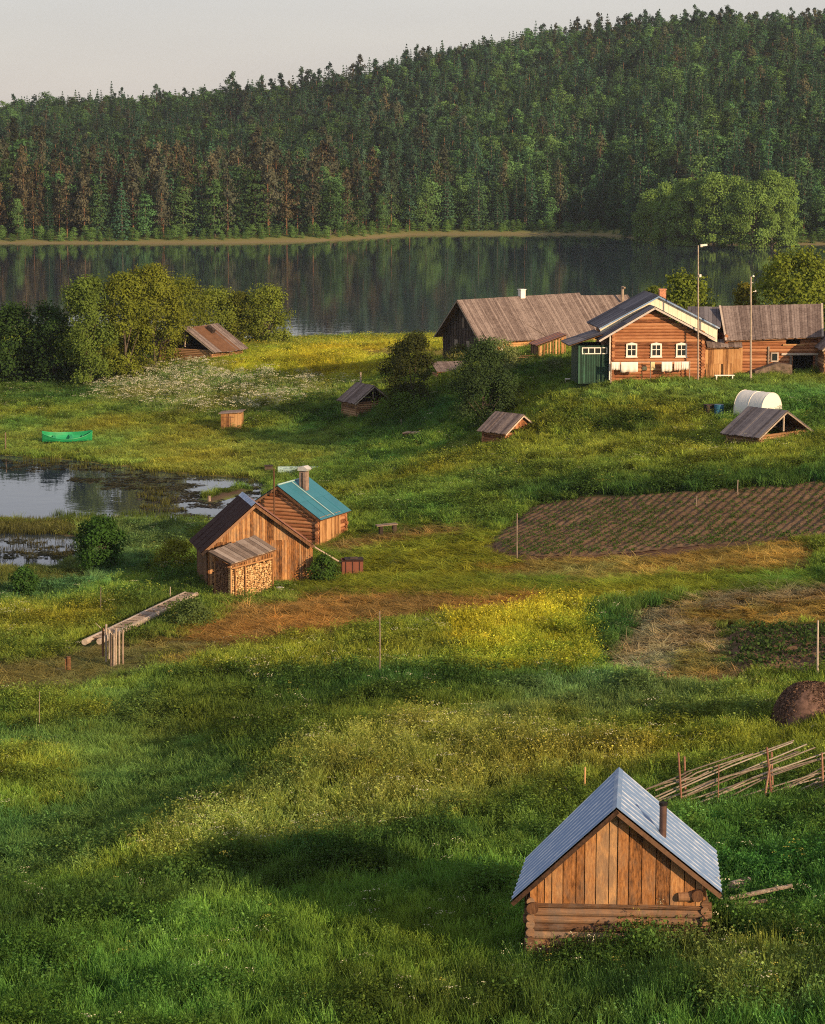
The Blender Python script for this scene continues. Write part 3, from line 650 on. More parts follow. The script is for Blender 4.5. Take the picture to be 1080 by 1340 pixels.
# 0-3 plain tufts, 4-5 tall with seed heads, 6-7 umbel plants, 8-9 broad leaf weeds, 10 short lawn, 11 hay, 12 reeds, 13 straw stems
for q in range(4):
    r = np.random.default_rng(q); V, F, v, t = blades(r, 78, 1.0, .32, .020, .28); proto('veg_%02d' % q, [(V, F, v, 0), add_heads(r, t, .035, 1, 1, .22)], [grass_mat, head_mat])
for q in (4, 5):
    r = np.random.default_rng(q); V, F, v, t = blades(r, 46, .8, .28, .020, .4); V2, F2, v2, t2 = blades(r, 12, 1.35, .26, .010, .35)
    proto('veg_%02d' % q, [(V, F, v, 0), (V2, F2, v2, 1), add_heads(r, t2, .065, 3)], [grass_mat, head_mat])
for q in (6, 7):
    r = np.random.default_rng(q); V, F, v, t = blades(r, 34, .8, .28, .024, .5); V2, F2, v2, t2 = blades(r, 5, 1.45, .25, .014, .3); ps = [(V, F, v, 0), (V2, F2, v2, 0)]
    fp = []
    for tt in t2:
        k = 9; a = r.uniform(0, 6.28, k); rr = .13 * np.sqrt(r.random(k)); fp.append(tt + np.stack([np.cos(a) * rr, np.sin(a) * rr, .03 - rr * .2], 1))
    P = np.vstack(fp); Vf, Ff = leafquads(P, .042, r=r); ps.append((Vf, Ff, r.random(len(Ff)), 1)); proto('veg_%02d' % q, ps, [grass_mat, flower_mat if q == 6 else yflower_mat])
for q in (8, 9):
    r = np.random.default_rng(q); P = np.stack([r.normal(0, .2, 150), r.normal(0, .2, 150), .15 + .85 * r.random(150)], 1); V, F = leafquads(P, .085, r=r, nrm=P * [1, 1, 0] + [0, 0, .35], loose=.6); V2, F2, v2, t2 = blades(r, 14, .9, .25, .02, .3)
    proto('veg_%02d' % q, [(V, F, r.random(150), 0), (V2, F2, v2, 0)], [grass_mat])
r = np.random.default_rng(10); V, F, v, t = blades(r, 90, 1.0, .33, .024, .9); proto('veg_10', [(V, F, v, 0)], [grass_mat])
r = np.random.default_rng(11); n_ = 60; P = np.stack([r.uniform(-.3, .3, n_), r.uniform(-.3, .3, n_), r.uniform(.0, .5, n_)], 1); a = r.normal(.6, .6, n_)
d = np.stack([np.cos(a), np.sin(a), r.normal(0, .4, n_)], 1) * .22; w = np.stack([-np.sin(a), np.cos(a), 0 * a], 1) * .012
V = np.stack([P - d - w, P - d + w, P + d + w, P + d - w], 1).reshape(-1, 3); proto('veg_11', [(V, np.arange(n_ * 4).reshape(-1, 4), r.random(n_), 0)], [grass_mat])
r = np.random.default_rng(12); V, F, v, t = blades(r, 26, 1.3, .35, .022, .12); proto('veg_12', [(V, F, v, 0)], [grass_mat])
r = np.random.default_rng(13); V, F, v, t = blades(r, 22, 1.1, .3, .012, .25); V2, F2, v2, t2 = blades(r, 30, .7, .3, .02, .4); proto('veg_13', [(V2, F2, v2, 0), (V, F, v, 1), add_heads(r, t, .06, 2)], [grass_mat, head_mat])

r = np.random.default_rng(14); V, F, v, t = blades(r, 40, .8, .3, .022, .4); V2, F2, v2, t2 = blades(r, 7, 1.2, .3, .014, .3); P = np.repeat(t2, 8, 0) + r.normal(0, .07, (56, 3)) * [1, 1, .4]
Vf, Ff = leafquads(P, .075, r=r, nrm=np.tile([0, -.5, 1.], (56, 1)), loose=.4); proto('veg_14', [(V, F, v, 0), (V2, F2, v2, 0), (Vf, Ff, r.random(56), 1)], [grass_mat, flower_mat])
BLOCK = []                               # (centre x, centre y, half x, half y, rotation): building footprints kept free of plants
def make_meadow():
    n0 = 330000
    u = rng.random(n0); y = np.sqrt(43 ** 2 + u * (322 ** 2 - 43 ** 2)); x = rng.uniform(-1, 1, n0) * (.185 * y * 1.18 + 3)
    dens = np.minimum(1, 62 / y * 1.15); k = rng.random(n0) < dens; x, y = x[k], y[k]
    z = ht(x, y); k = z > .05; x, y, z = x[k], y[k], z[k]
    C = cover(x, y, z, rng.normal(0, .8, (2, len(x)))); bs = np.array(C_['base'][0]); bl = np.where(C[:, 6] > .24, .16, 0)[:, None]; C[:, :3] = C[:, :3] * (1 - bl) + bs * bl; k = rng.random(len(x)) < C[:, 7] / 1.25; 
    for cx, cy, hx, hy, a in BLOCK:
        dx = x - cx; dy = y - cy; lx = dx * math.cos(a) + dy * math.sin(a); ly = -dx * math.sin(a) + dy * math.cos(a); k &= ~((np.abs(lx) < hx) & (np.abs(ly) < hy))
    x, y, z, C = x[k], y[k], z[k], C[k]; n_ = len(x)
    col = C[:, :3]; h = C[:, 6]; hs = C[:, 8]; fl = C[:, 9]
    r1 = rng.random(n_); clump = fbm(x, y, 2.2, 61); clump2 = fbm(x, y, 5.5, 62)
    idx = rng.integers(0, 4, n_); idx = np.where(h < .24, 10, idx)
    weed = (clump > .55) & (h > .4) & (rng.random(n_) < .75); idx = np.where(weed, rng.integers(8, 10, n_), idx)
    idx = np.where((r1 < hs * (1.6 * clump2 + .2)) & (h > .3), np.where(rng.random(n_) < .5, 4, 5), idx)
    idx = np.where((r1 > 1 - hs * .4) & (h > .3), 13, idx)
    flp = fl * (clump2 * 1.8)
    idx = np.where((rng.random(n_) < flp) & (h > .3), np.where(rng.random(n_) < .6, 6, 7), idx); idx = np.where((fl > .25) & (rng.random(n_) < .26 * (fbm(x, y, 4, 90) > .44)), 14, idx)
    px, py = project(x, y, z); hayz = sdist(px, py, [(770,840),(850,792),(960,772),(1160,765),(1160,818),(950,820),(960,880),(1000,900),(900,905),(800,880)]) < 0
    idx = np.where(hayz & (rng.random(n_) < .6), 11, idx)
    small = fbm(x, y, .9, 65); tone = (.70 + .60 * clump2) * (.62 + .76 * small) * rng.uniform(.62, 1.45, n_) * np.where((y > 120) & (rng.random(n_) < .25), rng.uniform(.5, 1.5, n_), 1) * np.where(weed, .72, 1); warm = (fbm(x, y, 9, 63) - .5) * .9 + rng.normal(0, .07, n_)
    col = col * tone[:, None] * np.stack([1 + warm, 1 + .1 * warm, 1 - .5 * warm], 1)
    col = np.clip(col, .004, .7)
    far = (y / 60) ** .42; hh = h * (.55 + .55 * clump + .35 * small) * rng.uniform(.8, 1.2, n_)
    hh = np.where(weed, hh * 1.15, hh); hh = np.where(idx == 14, hh * 1.6, hh)
    sxy = far * np.where(h < .24, 1.0, .95) * rng.uniform(.8, 1.25, n_)
    sc = np.stack([sxy, sxy, np.clip(hh, .06, 1.2)], 1)
    rot = np.stack([rng.normal(0, .1, n_), rng.normal(0, .1, n_), rng.uniform(0, 6.28, n_)], 1); rot[:, 2] = np.where(idx == 11, 0, rot[:, 2])
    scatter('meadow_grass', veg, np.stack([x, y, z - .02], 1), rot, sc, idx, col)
    print('tufts', n_)
    # sedge and reeds standing in the shallow water, floating leaves on the pond
    P = []; Cc = []; I = []; Sx = []
    def reeds(poly, n_, c, hgt):
        xs = [p[0] for p in poly]; ys = [p[1] for p in poly]; a = rng.uniform(min(xs), max(xs), n_); b = rng.uniform(min(ys), max(ys), n_)
        kk = sdist(a, b, poly) + (rng.random(n_) - .5) * 8 < 0
        for q, w in zip(a[kk], b[kk]):
            p = at_z(q, w, 0)
            if float(ht(p[0], p[1])) > .12: continue
            P.append((p[0], p[1], -.05)); I.append(12); s = rng.uniform(.6, 1.2); Sx.append((1.1, 1.1, hgt * s)); Cc.append(np.array(c) * rng.uniform(.6, 1.4))
    reeds([(-120,681),(0,683),(104,686),(104,700),(0,698),(-120,700)], 1100, (.10,.11,.04), .4)
    reeds([(0,704),(104,708),(104,735),(0,736)], 50, (.07,.07,.03), .28)
    reeds([(60,674),(250,680),(300,686),(100,692)], 260, (.08,.13,.03), .45)
    reeds([(0,598),(200,614),(340,626),(340,632),(200,620),(100,612),(0,604)], 260, (.10,.11,.03), .4)
    reeds([(185,640),(240,650),(240,675),(185,672)], 60, (.09,.10,.03), .35)
    scatter('pond_reeds', veg, P, [(0, 0, rng.uniform(0, 6)) for _ in P], Sx, I, np.array(Cc))
    P = []; Cc = []; Sx = []
    def pads(poly, n_, c):
        xs = [p[0] for p in poly]; ys = [p[1] for p in poly]
        for _ in range(n_):
            a = rng.uniform(min(xs), max(xs)); b = rng.uniform(min(ys), max(ys))
            if sdist(np.array([a]), np.array([b]), poly)[0] > (rng.random() - .4) * 10: continue
            p = at_z(a, b, 0); 
            if fbm(np.array([p[0]]), np.array([p[1]]), 2.5, 9)[0] < .42: continue
            P.append((p[0], p[1], .012)); Sx.append((rng.uniform(.6, 1.8),) * 3); Cc.append(np.array(c) * rng.uniform(.5, 1.5))
    pads([(20,602),(120,612),(220,626),(340,634),(340,655),(250,650),(180,640),(100,632),(90,618),(0,610)], 1700, (.085,.085,.05))
    pads([(180,640),(300,650),(290,682),(220,680),(185,668)], 500, (.09,.09,.075))
    pads([(0,706),(100,715),(100,732),(0,732)], 160, (.08,.09,.06))
    lp = bpy.data.collections.new('pad_kinds'); mb = MB(); r_ = random.Random(3)
    for k in range(9):
        a = r_.uniform(0, 6.28); q = r_.uniform(.02, .38); c = Vector((math.cos(a) * q, math.sin(a) * q, r_.uniform(0, .02))); s = r_.uniform(.05, .10)
        mb.add([c + Vector((math.cos(t * 1.047) * s, math.sin(t * 1.047) * s, 0)) for t in range(6)], [tuple(range(6))])
    o = mb.build('pads', grass_mat); COL.objects.unlink(o); lp.objects.link(o)
    scatter('floating_leaves', lp, P, [(0, 0, rng.uniform(0, 6)) for _ in P], Sx, [0] * len(P), np.array(Cc))
# ------------------------------------------------------------------ timber, metal and other building materials
W_GOLD = wood('golden_board_wood', (.10,.045,.02), (.34,.18,.075), (.52,.33,.16), (7, 7, .7), 3)  # fresh golden-brown timber
W_LOG = wood('log_wood', (.09,.045,.022), (.27,.15,.075), (.42,.27,.15), (.7, 2, 7), 3)
W_RED = wood('red_log_wood', (.085,.034,.018), (.28,.118,.055), (.42,.215,.11), (.7, 2, 6), 2.5)
W_GREY = wood('grey_wood', (.07,.055,.045), (.22,.17,.13), (.40,.34,.28), (5, 5, 1.2), 3)
W_DARK = wood('tarred_wood', (.016,.013,.011), (.045,.033,.028), (.10,.075,.06), (4, 4, 1), 3)
W_ROOF = wood('old_roof_boards', (.055,.040,.036), (.140,.112,.103), (.29,.245,.225), (1, 1, 1), 6, .9, .5, vamt=.26)
W_BROWN = wood('brown_board_wood', (.06,.03,.018), (.16,.085,.045), (.26,.15,.085), (5, 5, 1), 3)
W_SLATE = wood('dark_roof_felt', (.05,.048,.056), (.10,.097,.112), (.17,.165,.18), (3, 3, 1.5), 2)
W_SILVER = wood('silvered_pole_wood', (.12,.10,.08), (.28,.235,.19), (.50,.44,.37), (3, 3, 3), 3)
def metal(name, c, rough=.42, met=.35, dirt_or_crest=(.2, .17, .15), amt=.5, sc=1.2):
    m, nt, b = newmat(name); n1 = noise(nt, sc, 7, (1, 1, 1), .7); at = N(nt, 'ShaderNodeAttribute'); at.attribute_name = 'v'
    f = math_(nt, 'ADD', math_(nt, 'MULTIPLY', math_(nt, 'SUBTRACT', n1, .48), 3.0), math_(nt, 'MULTIPLY', math_(nt, 'SUBTRACT', at.outputs['Fac'], .5), .5), True)
    col = mixc(nt, math_(nt, 'MULTIPLY', f, amt), c, dirt_or_crest); nt.links.new(col, b.inputs['Base Color'])
    b.inputs['Metallic'].default_value = met; b.inputs['Specular IOR Level'].default_value = .1 if met == 0 else .5; nt.links.new(math_(nt, 'ADD', math_(nt, 'MULTIPLY', n1, .3), rough - .12), b.inputs['Roughness']); return m
W_DARK2 = wood('dark_trim_wood', (.03,.018,.012), (.08,.045,.028), (.15,.09,.055), (3, 3, 3), 3)
W_OLDLOG = wood('old_grey_log_wood', (.05,.028,.018), (.19,.105,.058), (.36,.23,.135), (.6, 2, 8), 4, bs=.8, grey=(.13,.11,.095))
W_BARNBOARD = wood('knotty_barn_boards', (.05,.022,.010), (.32,.145,.05), (.60,.35,.15), (4, 4, .9), 5, bs=.8, grey=(.17,.125,.09))
M_BLUE = metal('galvanised_sheet', (.15,.25,.42), .42, .25, (.62,.68,.74), 1.0, 2.5)  # second colour is the pale of the rib crests
M_BROWN = metal('brown_roof_sheet', (.040,.020,.018), .8, 0, (.022,.013,.013))
M_RUSTY = metal('rusty_roof_sheet', (.20,.085,.055), .6, .1, (.10,.05,.035))
M_TEAL = metal('teal_roof_sheet', (.030,.175,.245), .5, .1, (.02,.11,.17), .8, 2)
M_RUST = metal('rusted_steel', (.17,.055,.032), .75, .1, (.09,.04,.03), .8, 3)
M_WHITE = plain('white_paint', (.74,.72,.66), .6, var=.12, scale=2)
M_GREENP = plain('dark_green_paint', (.003,.030,.018), .5, var=.3, scale=2)
M_GREENL = plain('pale_green_paint', (.03,.10,.065), .5, var=.3, scale=2)
M_BOAT = plain('green_boat_paint', (.015,.27,.11), .45, var=.2, scale=2)
M_PALE = plain('faded_turquoise_paint', (.32,.47,.44), .6, var=.25, scale=2)
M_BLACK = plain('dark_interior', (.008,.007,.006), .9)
M_GLASS, nt, b = newmat('window_glass'); b.inputs['Base Color'].default_value = (.02,.025,.03,1); b.inputs['Roughness'].default_value = .08; b.inputs['Specular IOR Level'].default_value = .8
M_BRICK = plain('brick_and_mortar', (.42,.20,.12), .9, var=.35, scale=9)
M_CHIM = plain('weathered_flue_wood', (.22,.16,.13), .85, var=.4, scale=5)
M_CLOTH = plain('white_cloth', (.72,.70,.66), .9, var=.1); M_CLOTHP = plain('pale_pink_cloth', (.70,.56,.50), .9, var=.1); M_CLOTHB = plain('beige_cloth', (.60,.52,.30), .9, var=.1)
M_EARTH = plain('brown_compost', (.12,.075,.06), 1, var=.55, scale=6, bs=1.0)
M_ENDS = wood('cut_log_ends', (.22,.12,.05), (.46,.29,.13), (.62,.45,.24), (1, 1, 1), 9)

# ------------------------------------------------------------------ placing helpers
def rz(a, x, y): return Vector((x * math.cos(a) - y * math.sin(a), x * math.sin(a) + y * math.cos(a), 0))
def anchor(px, py, yaw, lx=0, ly=0, sink=0):
    g = G(px, py); o = g - rz(yaw, lx, ly); o.z = g.z - sink; return o
class Fr:
    """local frame of a building: turns photo pixels into local points on its planes"""
    def __init__(s, o, yaw): s.o = Vector(o); s.yaw = yaw
    def on_y(s, px, py, ly=0):
        r = Vector(ray(px, py)); n_ = rz(s.yaw, 0, 1); c = s.o + n_ * ly; C = Vector((0, 0, CAMZ)); t = (c - C).dot(n_) / r.dot(n_); return s.loc(C + r * t)
    def on_x(s, px, py, lx=0):
        r = Vector(ray(px, py)); n_ = rz(s.yaw, 1, 0); c = s.o + n_ * lx; C = Vector((0, 0, CAMZ)); t = (c - C).dot(n_) / r.dot(n_); return s.loc(C + r * t)
    def loc(s, p): q = p - s.o; a = rz(-s.yaw, q.x, q.y); a.z = q.z; return a
    def px(s, lx, ly, lz): w = s.o + rz(s.yaw, lx, ly); a = project(w.x, w.y, s.o.z + lz); return round(float(a[0])), round(float(a[1]))
def block(fr, cx, cy, hx, hy):
    c = fr.o + rz(fr.yaw, cx, cy); BLOCK.append((c.x, c.y, hx, hy, fr.yaw))
def log_walls(e, w, L, h, mat, r=.12, ext=.22, z0=-.5, name='log_wall', y0=0):
    mb = MB(); k = 0; z = z0 + r
    while z + r < h - .12:
        for yy in (y0, y0 + L): mb.tube((-w/2 - ext * random.uniform(.6, 1.1), yy, z), (w/2 + ext * random.uniform(.6, 1.1), yy, z), r * random.uniform(.93, 1.06), r * random.uniform(.93, 1.06), 10)
        zz = z + r * .95
        for xx in (-w/2, w/2): mb.tube((xx, y0 - ext * random.uniform(.6, 1.1), zz), (xx, y0 + L + ext * random.uniform(.6, 1.1), zz), r * random.uniform(.93, 1.06), None, 10)
        z += 2 * r * .93; k += 1
    return mb.build(name, mat, e, smooth=False)
def gable_boards(e, w, hb, hw, ha, y, mat, bw=.2, name='gable_boards', x0=None, x1=None, th=.035, apex=0, gap=.008, wall_top=None):
    """vertical boards filling the gable from height hb up to the roof line"""
    mb = MB(); x = (-w/2 if x0 is None else x0); xe = (w/2 if x1 is None else x1)
    top = lambda q: min(ha, ha - (ha - hw) * abs(q - apex) / (w/2 - (apex if q > apex else -apex)) if True else 0)
    while x < xe - .02:
        b = min(xe, x + bw * random.uniform(.75, 1.3)); pts = [(x + gap, hb), (b - gap, hb)]; hi = [(b - gap, top(b - gap))]
        if x < apex < b: hi.append((apex, ha))
        hi.append((x + gap, top(x + gap))); dy = random.uniform(0, .02); dz = random.uniform(-.03, .03)
        P = [(a, y - dy, c + (dz if c == hb else -.01)) for a, c in pts + hi]
        if min(p[2] for p in P[2:]) > hb - .2: mb.prism(P, (0, -th, 0))
        x = b
    return mb.build(name, mat, e)
def boards_wall(e, p0, p1, z0, z1, mat, bw=.16, name='board_wall', th=.03, gap=.006, jz=.03):
    """vertical boards between two ground points"""
    mb = MB(); p0 = Vector(p0); p1 = Vector(p1); d = p1 - p0; L = d.length; d.normalize(); nrm = Vector((d.y, -d.x, 0)); t = 0
    while t < L - .02:
        b = min(L, t + bw * random.uniform(.75, 1.3)); o = nrm * random.uniform(0, .02); za = z0 + random.uniform(-jz, jz)
        zt = lambda q: z1 if not callable(z1) else z1(q)
        A = p0 + d * (t + gap) + o; B = p0 + d * (b - gap) + o
        mb.prism([(A.x, A.y, za), (B.x, B.y, za), (B.x, B.y, zt(b)), (A.x, A.y, zt(t))], nrm * th); t = b
    return mb.build(name, mat, e)
def slope(A, B, C, D, kind, mat, e, name='roof_slope', bw=.2, th=.03, sag=0, ribs=20, under=True, umat=None):
    """roof slope; A ridge front, B ridge back, C eave back, D eave front"""
    A, B, C, D = map(Vector, (A, B, C, D)); nrm = (B - A).cross(D - A); nrm.normalize()
    if nrm.z < 0: nrm = -nrm
    L = (B - A).length; mb = MB()
    if kind == 'plank':
        n_ = max(3, int(L / bw))
        for i in range(n_):
            t0, t1 = i / n_ + .03 / n_, (i + 1) / n_ - .03 / n_; j = random.uniform(-.03, .09); s_ = nrm * (random.uniform(0, .03) - sag * math.sin(math.pi * (i + .5) / n_))
            a = A.lerp(B, t0) + s_; b = A.lerp(B, t1) + s_; c = D.lerp(C, t1) + s_; d = D.lerp(C, t0) + s_; o = (d - a).normalized() * j
            mb.prism([a, b, c + o, d + o], nrm * th)
    elif kind == 'corr':
        n_ = ribs * 6; a = []
        for i in range(n_ + 1):
            t = i / n_; o = nrm * (.022 * math.cos(t * ribs * 2 * math.pi)); a += [A.lerp(B, t) + o, D.lerp(C, t) + o]
        vs = a + [p - nrm * .004 for p in a]; m_ = len(a); fs = []; vv = []
        for i in range(n_):
            fs += [(2*i, 2*i+1, 2*i+3, 2*i+2), (m_+2*i, m_+2*i+2, m_+2*i+3, m_+2*i+1)]
        fs += [(0, m_, m_ + 1, 1), (2*n_, 2*n_+1, m_+2*n_+1, m_+2*n_)]
        fs += [(2*i+1, m_+2*i+1, m_+2*i+3, 2*i+3) for i in range(n_)] + [(2*i, 2*i+2, m_+2*i+2, m_+2*i) for i in range(n_)]
        o_ = len(mb.v); mb.add(vs, fs); k_ = 0
        mb.a = [(1.25 if (i // 2) % 6 in (0, 5) else -.1) + .1 * ((i // 2) // (ribs * 6 // 4) % 2) if i < 2 * n_ else .5 for i in range(len(fs))]  # corrugation put into the colour: pale crests, blue troughs
    elif kind == 'sheet':
        rows = 2; n_ = max(3, int(L / .9))
        for i in range(n_):
            for k in range(rows):
                t0, t1 = i / n_, (i + 1) / n_; s0, s1 = k / rows - (.02 if k else 0), (k + 1) / rows; lift = nrm * (.012 * (rows - k) + random.uniform(0, .006) + .004 * (i % 2))
                q = lambda t, s: A.lerp(B, t).lerp(D.lerp(C, t), s) + lift
                mb.prism([q(t0, s0), q(t1, s0), q(t1, s1), q(t0, s1)], nrm * .01)
            if i: mb.tube(A.lerp(B, i / n_) + nrm * .035, D.lerp(C, i / n_) + nrm * .035, .014, None, 5)
    o = mb.build(name, mat, e)
    if under:
        u = MB(); off = -nrm * .05; off = Vector((0, 0, -.075)); m4 = (A + B + C + D) / 4; u.prism([p_.lerp(m4, .015) + off for p_ in (A, B, C, D)], (0, 0, .02)); u.build('roof_boarding', umat or W_BROWN, o)
    return o
def fascia(e, pts, mat, h=.14, th=.03, name='bargeboard'):
    mb = MB()
    for a, b in pts:
        a = Vector(a); b = Vector(b); d = (b - a).normalized(); up = Vector((0, -1, 0)).cross(d)
        if up.z < 0: up = -up
        mb.prism([a, b, b - up * h, a - up * h], (0, -th, 0))
    return mb.build(name, mat, e)

# ================================================================== foreground log barn under a tin roof
def front_barn():
    yaw = R(-3); o = anchor(812, 1262, yaw, 0, 0, 0); o.y += 0; fr = Fr(o, yaw)
    e = thing('log_barn', o, yaw, 'small log barn with a blue-grey tin roof and sunlit board gable standing in deep grass', 'barn')
    xl = fr.on_y(694, 1250).x; xr = fr.on_y(922, 1215).x; w = xr - xl; cx = (xl + xr) / 2; L = 2.7
    zt = fr.on_y(800, 1180).z; of = .34
    # roof corners measured on the front and back planes of the roof
    Fa = fr.on_y(807, 1058, -of); Fl = fr.on_y(668.5, 1180, -of); Fr_ = fr.on_y(945.5, 1170, -of)
    yb = L + .28; Ba = fr.on_y(810.4, 1003, yb); Bl = fr.on_y(688, 1126, yb); Br = fr.on_y(938, 1115, yb)
    Ba.z = Fa.z + (Ba.z - Fa.z) * .5; Bl.z = Fl.z + (Bl.z - Fl.z) * .5; Br.z = Fr_.z + (Br.z - Fr_.z) * .5
    mbw = MB(); r = .10; z = -.35; k = 0
    while z + r < zt:
        if k == 4: mbw.build('foundation_logs', W_DARK2, e); mbw = MB()
        for yy in (0, L): mbw.tube((xl - .16 * random.uniform(.7, 1.2), yy, z + r), (xr + .16 * random.uniform(.7, 1.2), yy, z + r), r * random.uniform(.94, 1.05), None, 12, jit=.03, segs=3)
        for xx in (xl, xr): mbw.tube((xx, -.2 * random.uniform(.6, 1.2), z + 2 * r), (xx, L + .2, z + 2 * r), r * random.uniform(.92, 1.05), None, 12)
        z += 2 * r * .94; k += 1
    zt = z + .02
    mbw.build('log_wall', W_OLDLOG, e)
    top = lambda x: (Fa.z + (Fl.z - Fa.z) * (Fa.x - x) / (Fa.x - Fl.x) if x < Fa.x else Fa.z + (Fr_.z - Fa.z) * (x - Fa.x) / (Fr_.x - Fa.x)) - .10
    topb = lambda x: (Ba.z + (Bl.z - Ba.z) * (Ba.x - x) / (Ba.x - Bl.x) if x < Ba.x else Ba.z + (Br.z - Ba.z) * (x - Ba.x) / (Br.x - Ba.x)) - .22
    ftop = top
    for yy, th in ((-.06, -.035), (L + .03, .035)):
        top = ftop if yy < 0 else topb
        mb = MB(); x = xl - .02
        while x < xr:
            b = min(xr + .02, x + random.choice((.17, .2, .26, .3, .33))); dy = random.uniform(0, .03); g_ = .010
            P = [(x + g_, yy - dy, zt - .06), (b - g_, yy - dy, zt - .06), (b - g_, yy - dy, top(b))]
            if x < Fa.x < b: P.append((Fa.x, yy - dy, top(Fa.x)))
            P.append((x + g_, yy - dy, top(x)))
            if min(p[2] for p in P[2:]) > zt - .03: mb.prism(P, (0, th, 0))
            x = b
        # dark backing behind the gaps
        mb.build('gable_boards', W_BARNBOARD, e)
    top = ftop; bk = MB(); bk.prism([(xl + .1, .0, zt - .05), (xr - .1, .0, zt - .05), (Fa.x, .0, top(Fa.x) - .12)], (0, .05, 0)); bk.build('gable_lining', W_DARK, e)
    slope(Fa, Ba, Bl, Fl, 'corr', M_BLUE, e, 'roof_slope', ribs=10); slope(Fa, Ba, Br, Fr_, 'corr', M_BLUE, e, 'roof_slope', ribs=10)
    rc = MB()
    for s_, q in ((-1, Fl), (1, Fr_)):
        dr = (Vector(q) - Fa).normalized() * .13; up = Vector((0, 0, .028)); rc.prism([Fa + up, Ba + up, Ba + dr + up, Fa + dr + up], (0, 0, .006))
    rc.build('ridge_cap', M_BLUE, e)
    d = Vector((0, .02, -.035)); fascia(e, [(Fl + d, Fa + d), (Fa + d, Fr_ + d)], W_DARK2, .10)
    # big round plate logs under the eaves, their cut ends facing the camera
    for x_, z_ in ((fr.on_y(697, 1185, -.2).x, fr.on_y(697, 1188, -.2).z), (fr.on_y(913, 1171, -.2).x, fr.on_y(913, 1172, -.2).z)):
        mb = MB(); mb.tube((x_, -.28, z_), (x_, L + .25, z_), .14, .13, 14, v=.05); mb.build('plate_log', W_BROWN, e)
    a = fr.on_y(888, 1174, -.14); mb = MB(); mb.tube((a.x, -.14, a.z), (a.x + .42, -.12, a.z + .02), .105, .12, 12); mb.build('short_log', W_BROWN, e)
    # stove pipe on the right slope
    p = Fa.lerp(Ba, .28); q = Fr_.lerp(Br, .28); c = p.lerp(q, .44); mb = MB(); mb.tube(c - Vector((0, 0, .15)), c + Vector((0, 0, .70)), .085, .085, 16)
    pp = mb.build('stove_pipe', plain('brown_steel_pipe', (.10,.06,.05), .5, .4, .3), e); mb = MB(); mb.tube(c + Vector((0, 0, .70)), c + Vector((0, 0, .77)), .10, .10, 16); mb.build('pipe_collar', M_BLACK, pp)
    BLOCK.append((o.x + cx, o.y + L/2 + .1, w/2 + .0, L/2 + .1, yaw))
    print('barn', fr.px(0, 0, 0), w, fr.px(*Ba), Fa.z)
front_barn()
# things lying right of the barn
g = G(957, 1186); dep = Vector((0, 0, 0))
mb = MB(); mb.tube((0, 0, .50), (.5, .55, .46), .13, .12, 16, v=.6); e = mb.build('cut_log', W_SILVER); e.location = g; tag(e, 'short thick log with a pale round cut end beside the tin-roofed barn', 'log')
g2 = G(1000, 1186); a = at_y(955, 1176, g2.y - 1.5); b2 = at_y(1037, 1159, g2.y - 1.2)
mb = MB(); mb.tube((0, 0, 0), tuple(b2 - a), .06, .05, 8); e = mb.build('long_pole', W_SILVER); e.location = a; tag(e, 'long grey pole lying raised over the grass right of the tin-roofed barn', 'pole')
a = at_y(962, 1184, g2.y - 1.6); b2 = at_y(1004, 1179, g2.y - 1.5); mb = MB(); mb.tube((0, 0, 0), tuple(b2 - a), .05, .05, 8); mb.tube((.1, .05, -.12), (.75, .25, -.1), .05, .04, 8); e = mb.build('short_pole', W_GREY); e.location = a; tag(e, 'short dark poles lying in the grass under the long grey pole', 'pole')

# ================================================================== stakes and poles standing in the field
def stake(px, yb, yt, r, mat, label, name='stake', lean=0, group=None, bark=None):
    g = G(px, yb); t = at_y(px + lean, yt, g.y); mb = MB(); mb.tube((0, 0, -.2), (t.x - g.x, 0, t.z - g.z), r * 1.35, r * 1.1, 7, bend=.03, segs=5)
    e = mb.build(name, mat); e.location = g; tag(e, label, 'stake', group); return e
stake(497, 893, 800, .022, W_SILVER, 'tall thin pale stake standing alone in the middle of the uncut meadow')
stake(677, 731, 672, .028, W_SILVER, 'pale stake at the left corner of the ploughed potato plot')
stake(912, 664, 649, .03, W_SILVER, 'short stake at the upper edge of the potato plot')
stake(966, 648, 628, .03, W_SILVER, 'thin stake just above the potato plot among the greens')
stake(52, 960, 905, .012, W_SILVER, 'thin reed-like stake at the left edge of the swale')
stake(1071, 893, 812, .03, W_SILVER, 'reddish pole standing up from the dark compost mound')
stake(766, 1046, 1004, .025, W_GOLD, 'thin upright stick showing behind the left roof slope of the tin-roofed barn')
stake(752, 1050, 1030, .022, W_SILVER, 'short leaning stick behind the left roof slope of the tin-roofed barn', lean=-12)
stake(7, 590, 566, .05, W_GREY, 'short post at the water edge left of the green boat')
stake(472, 538, 487, .07, W_SILVER, 'pale post in front of the small grey boat shed')
stake(132, 808, 768, .016, W_SILVER, 'thin stick left of the log boardwalk above the post cluster')
stake(223, 790, 768, .02, W_SILVER, 'thin stick beside the upper end of the log boardwalk')
stake(525, 565, 548, .03, W_SILVER, 'thin twig post in the grass by the plank platform')

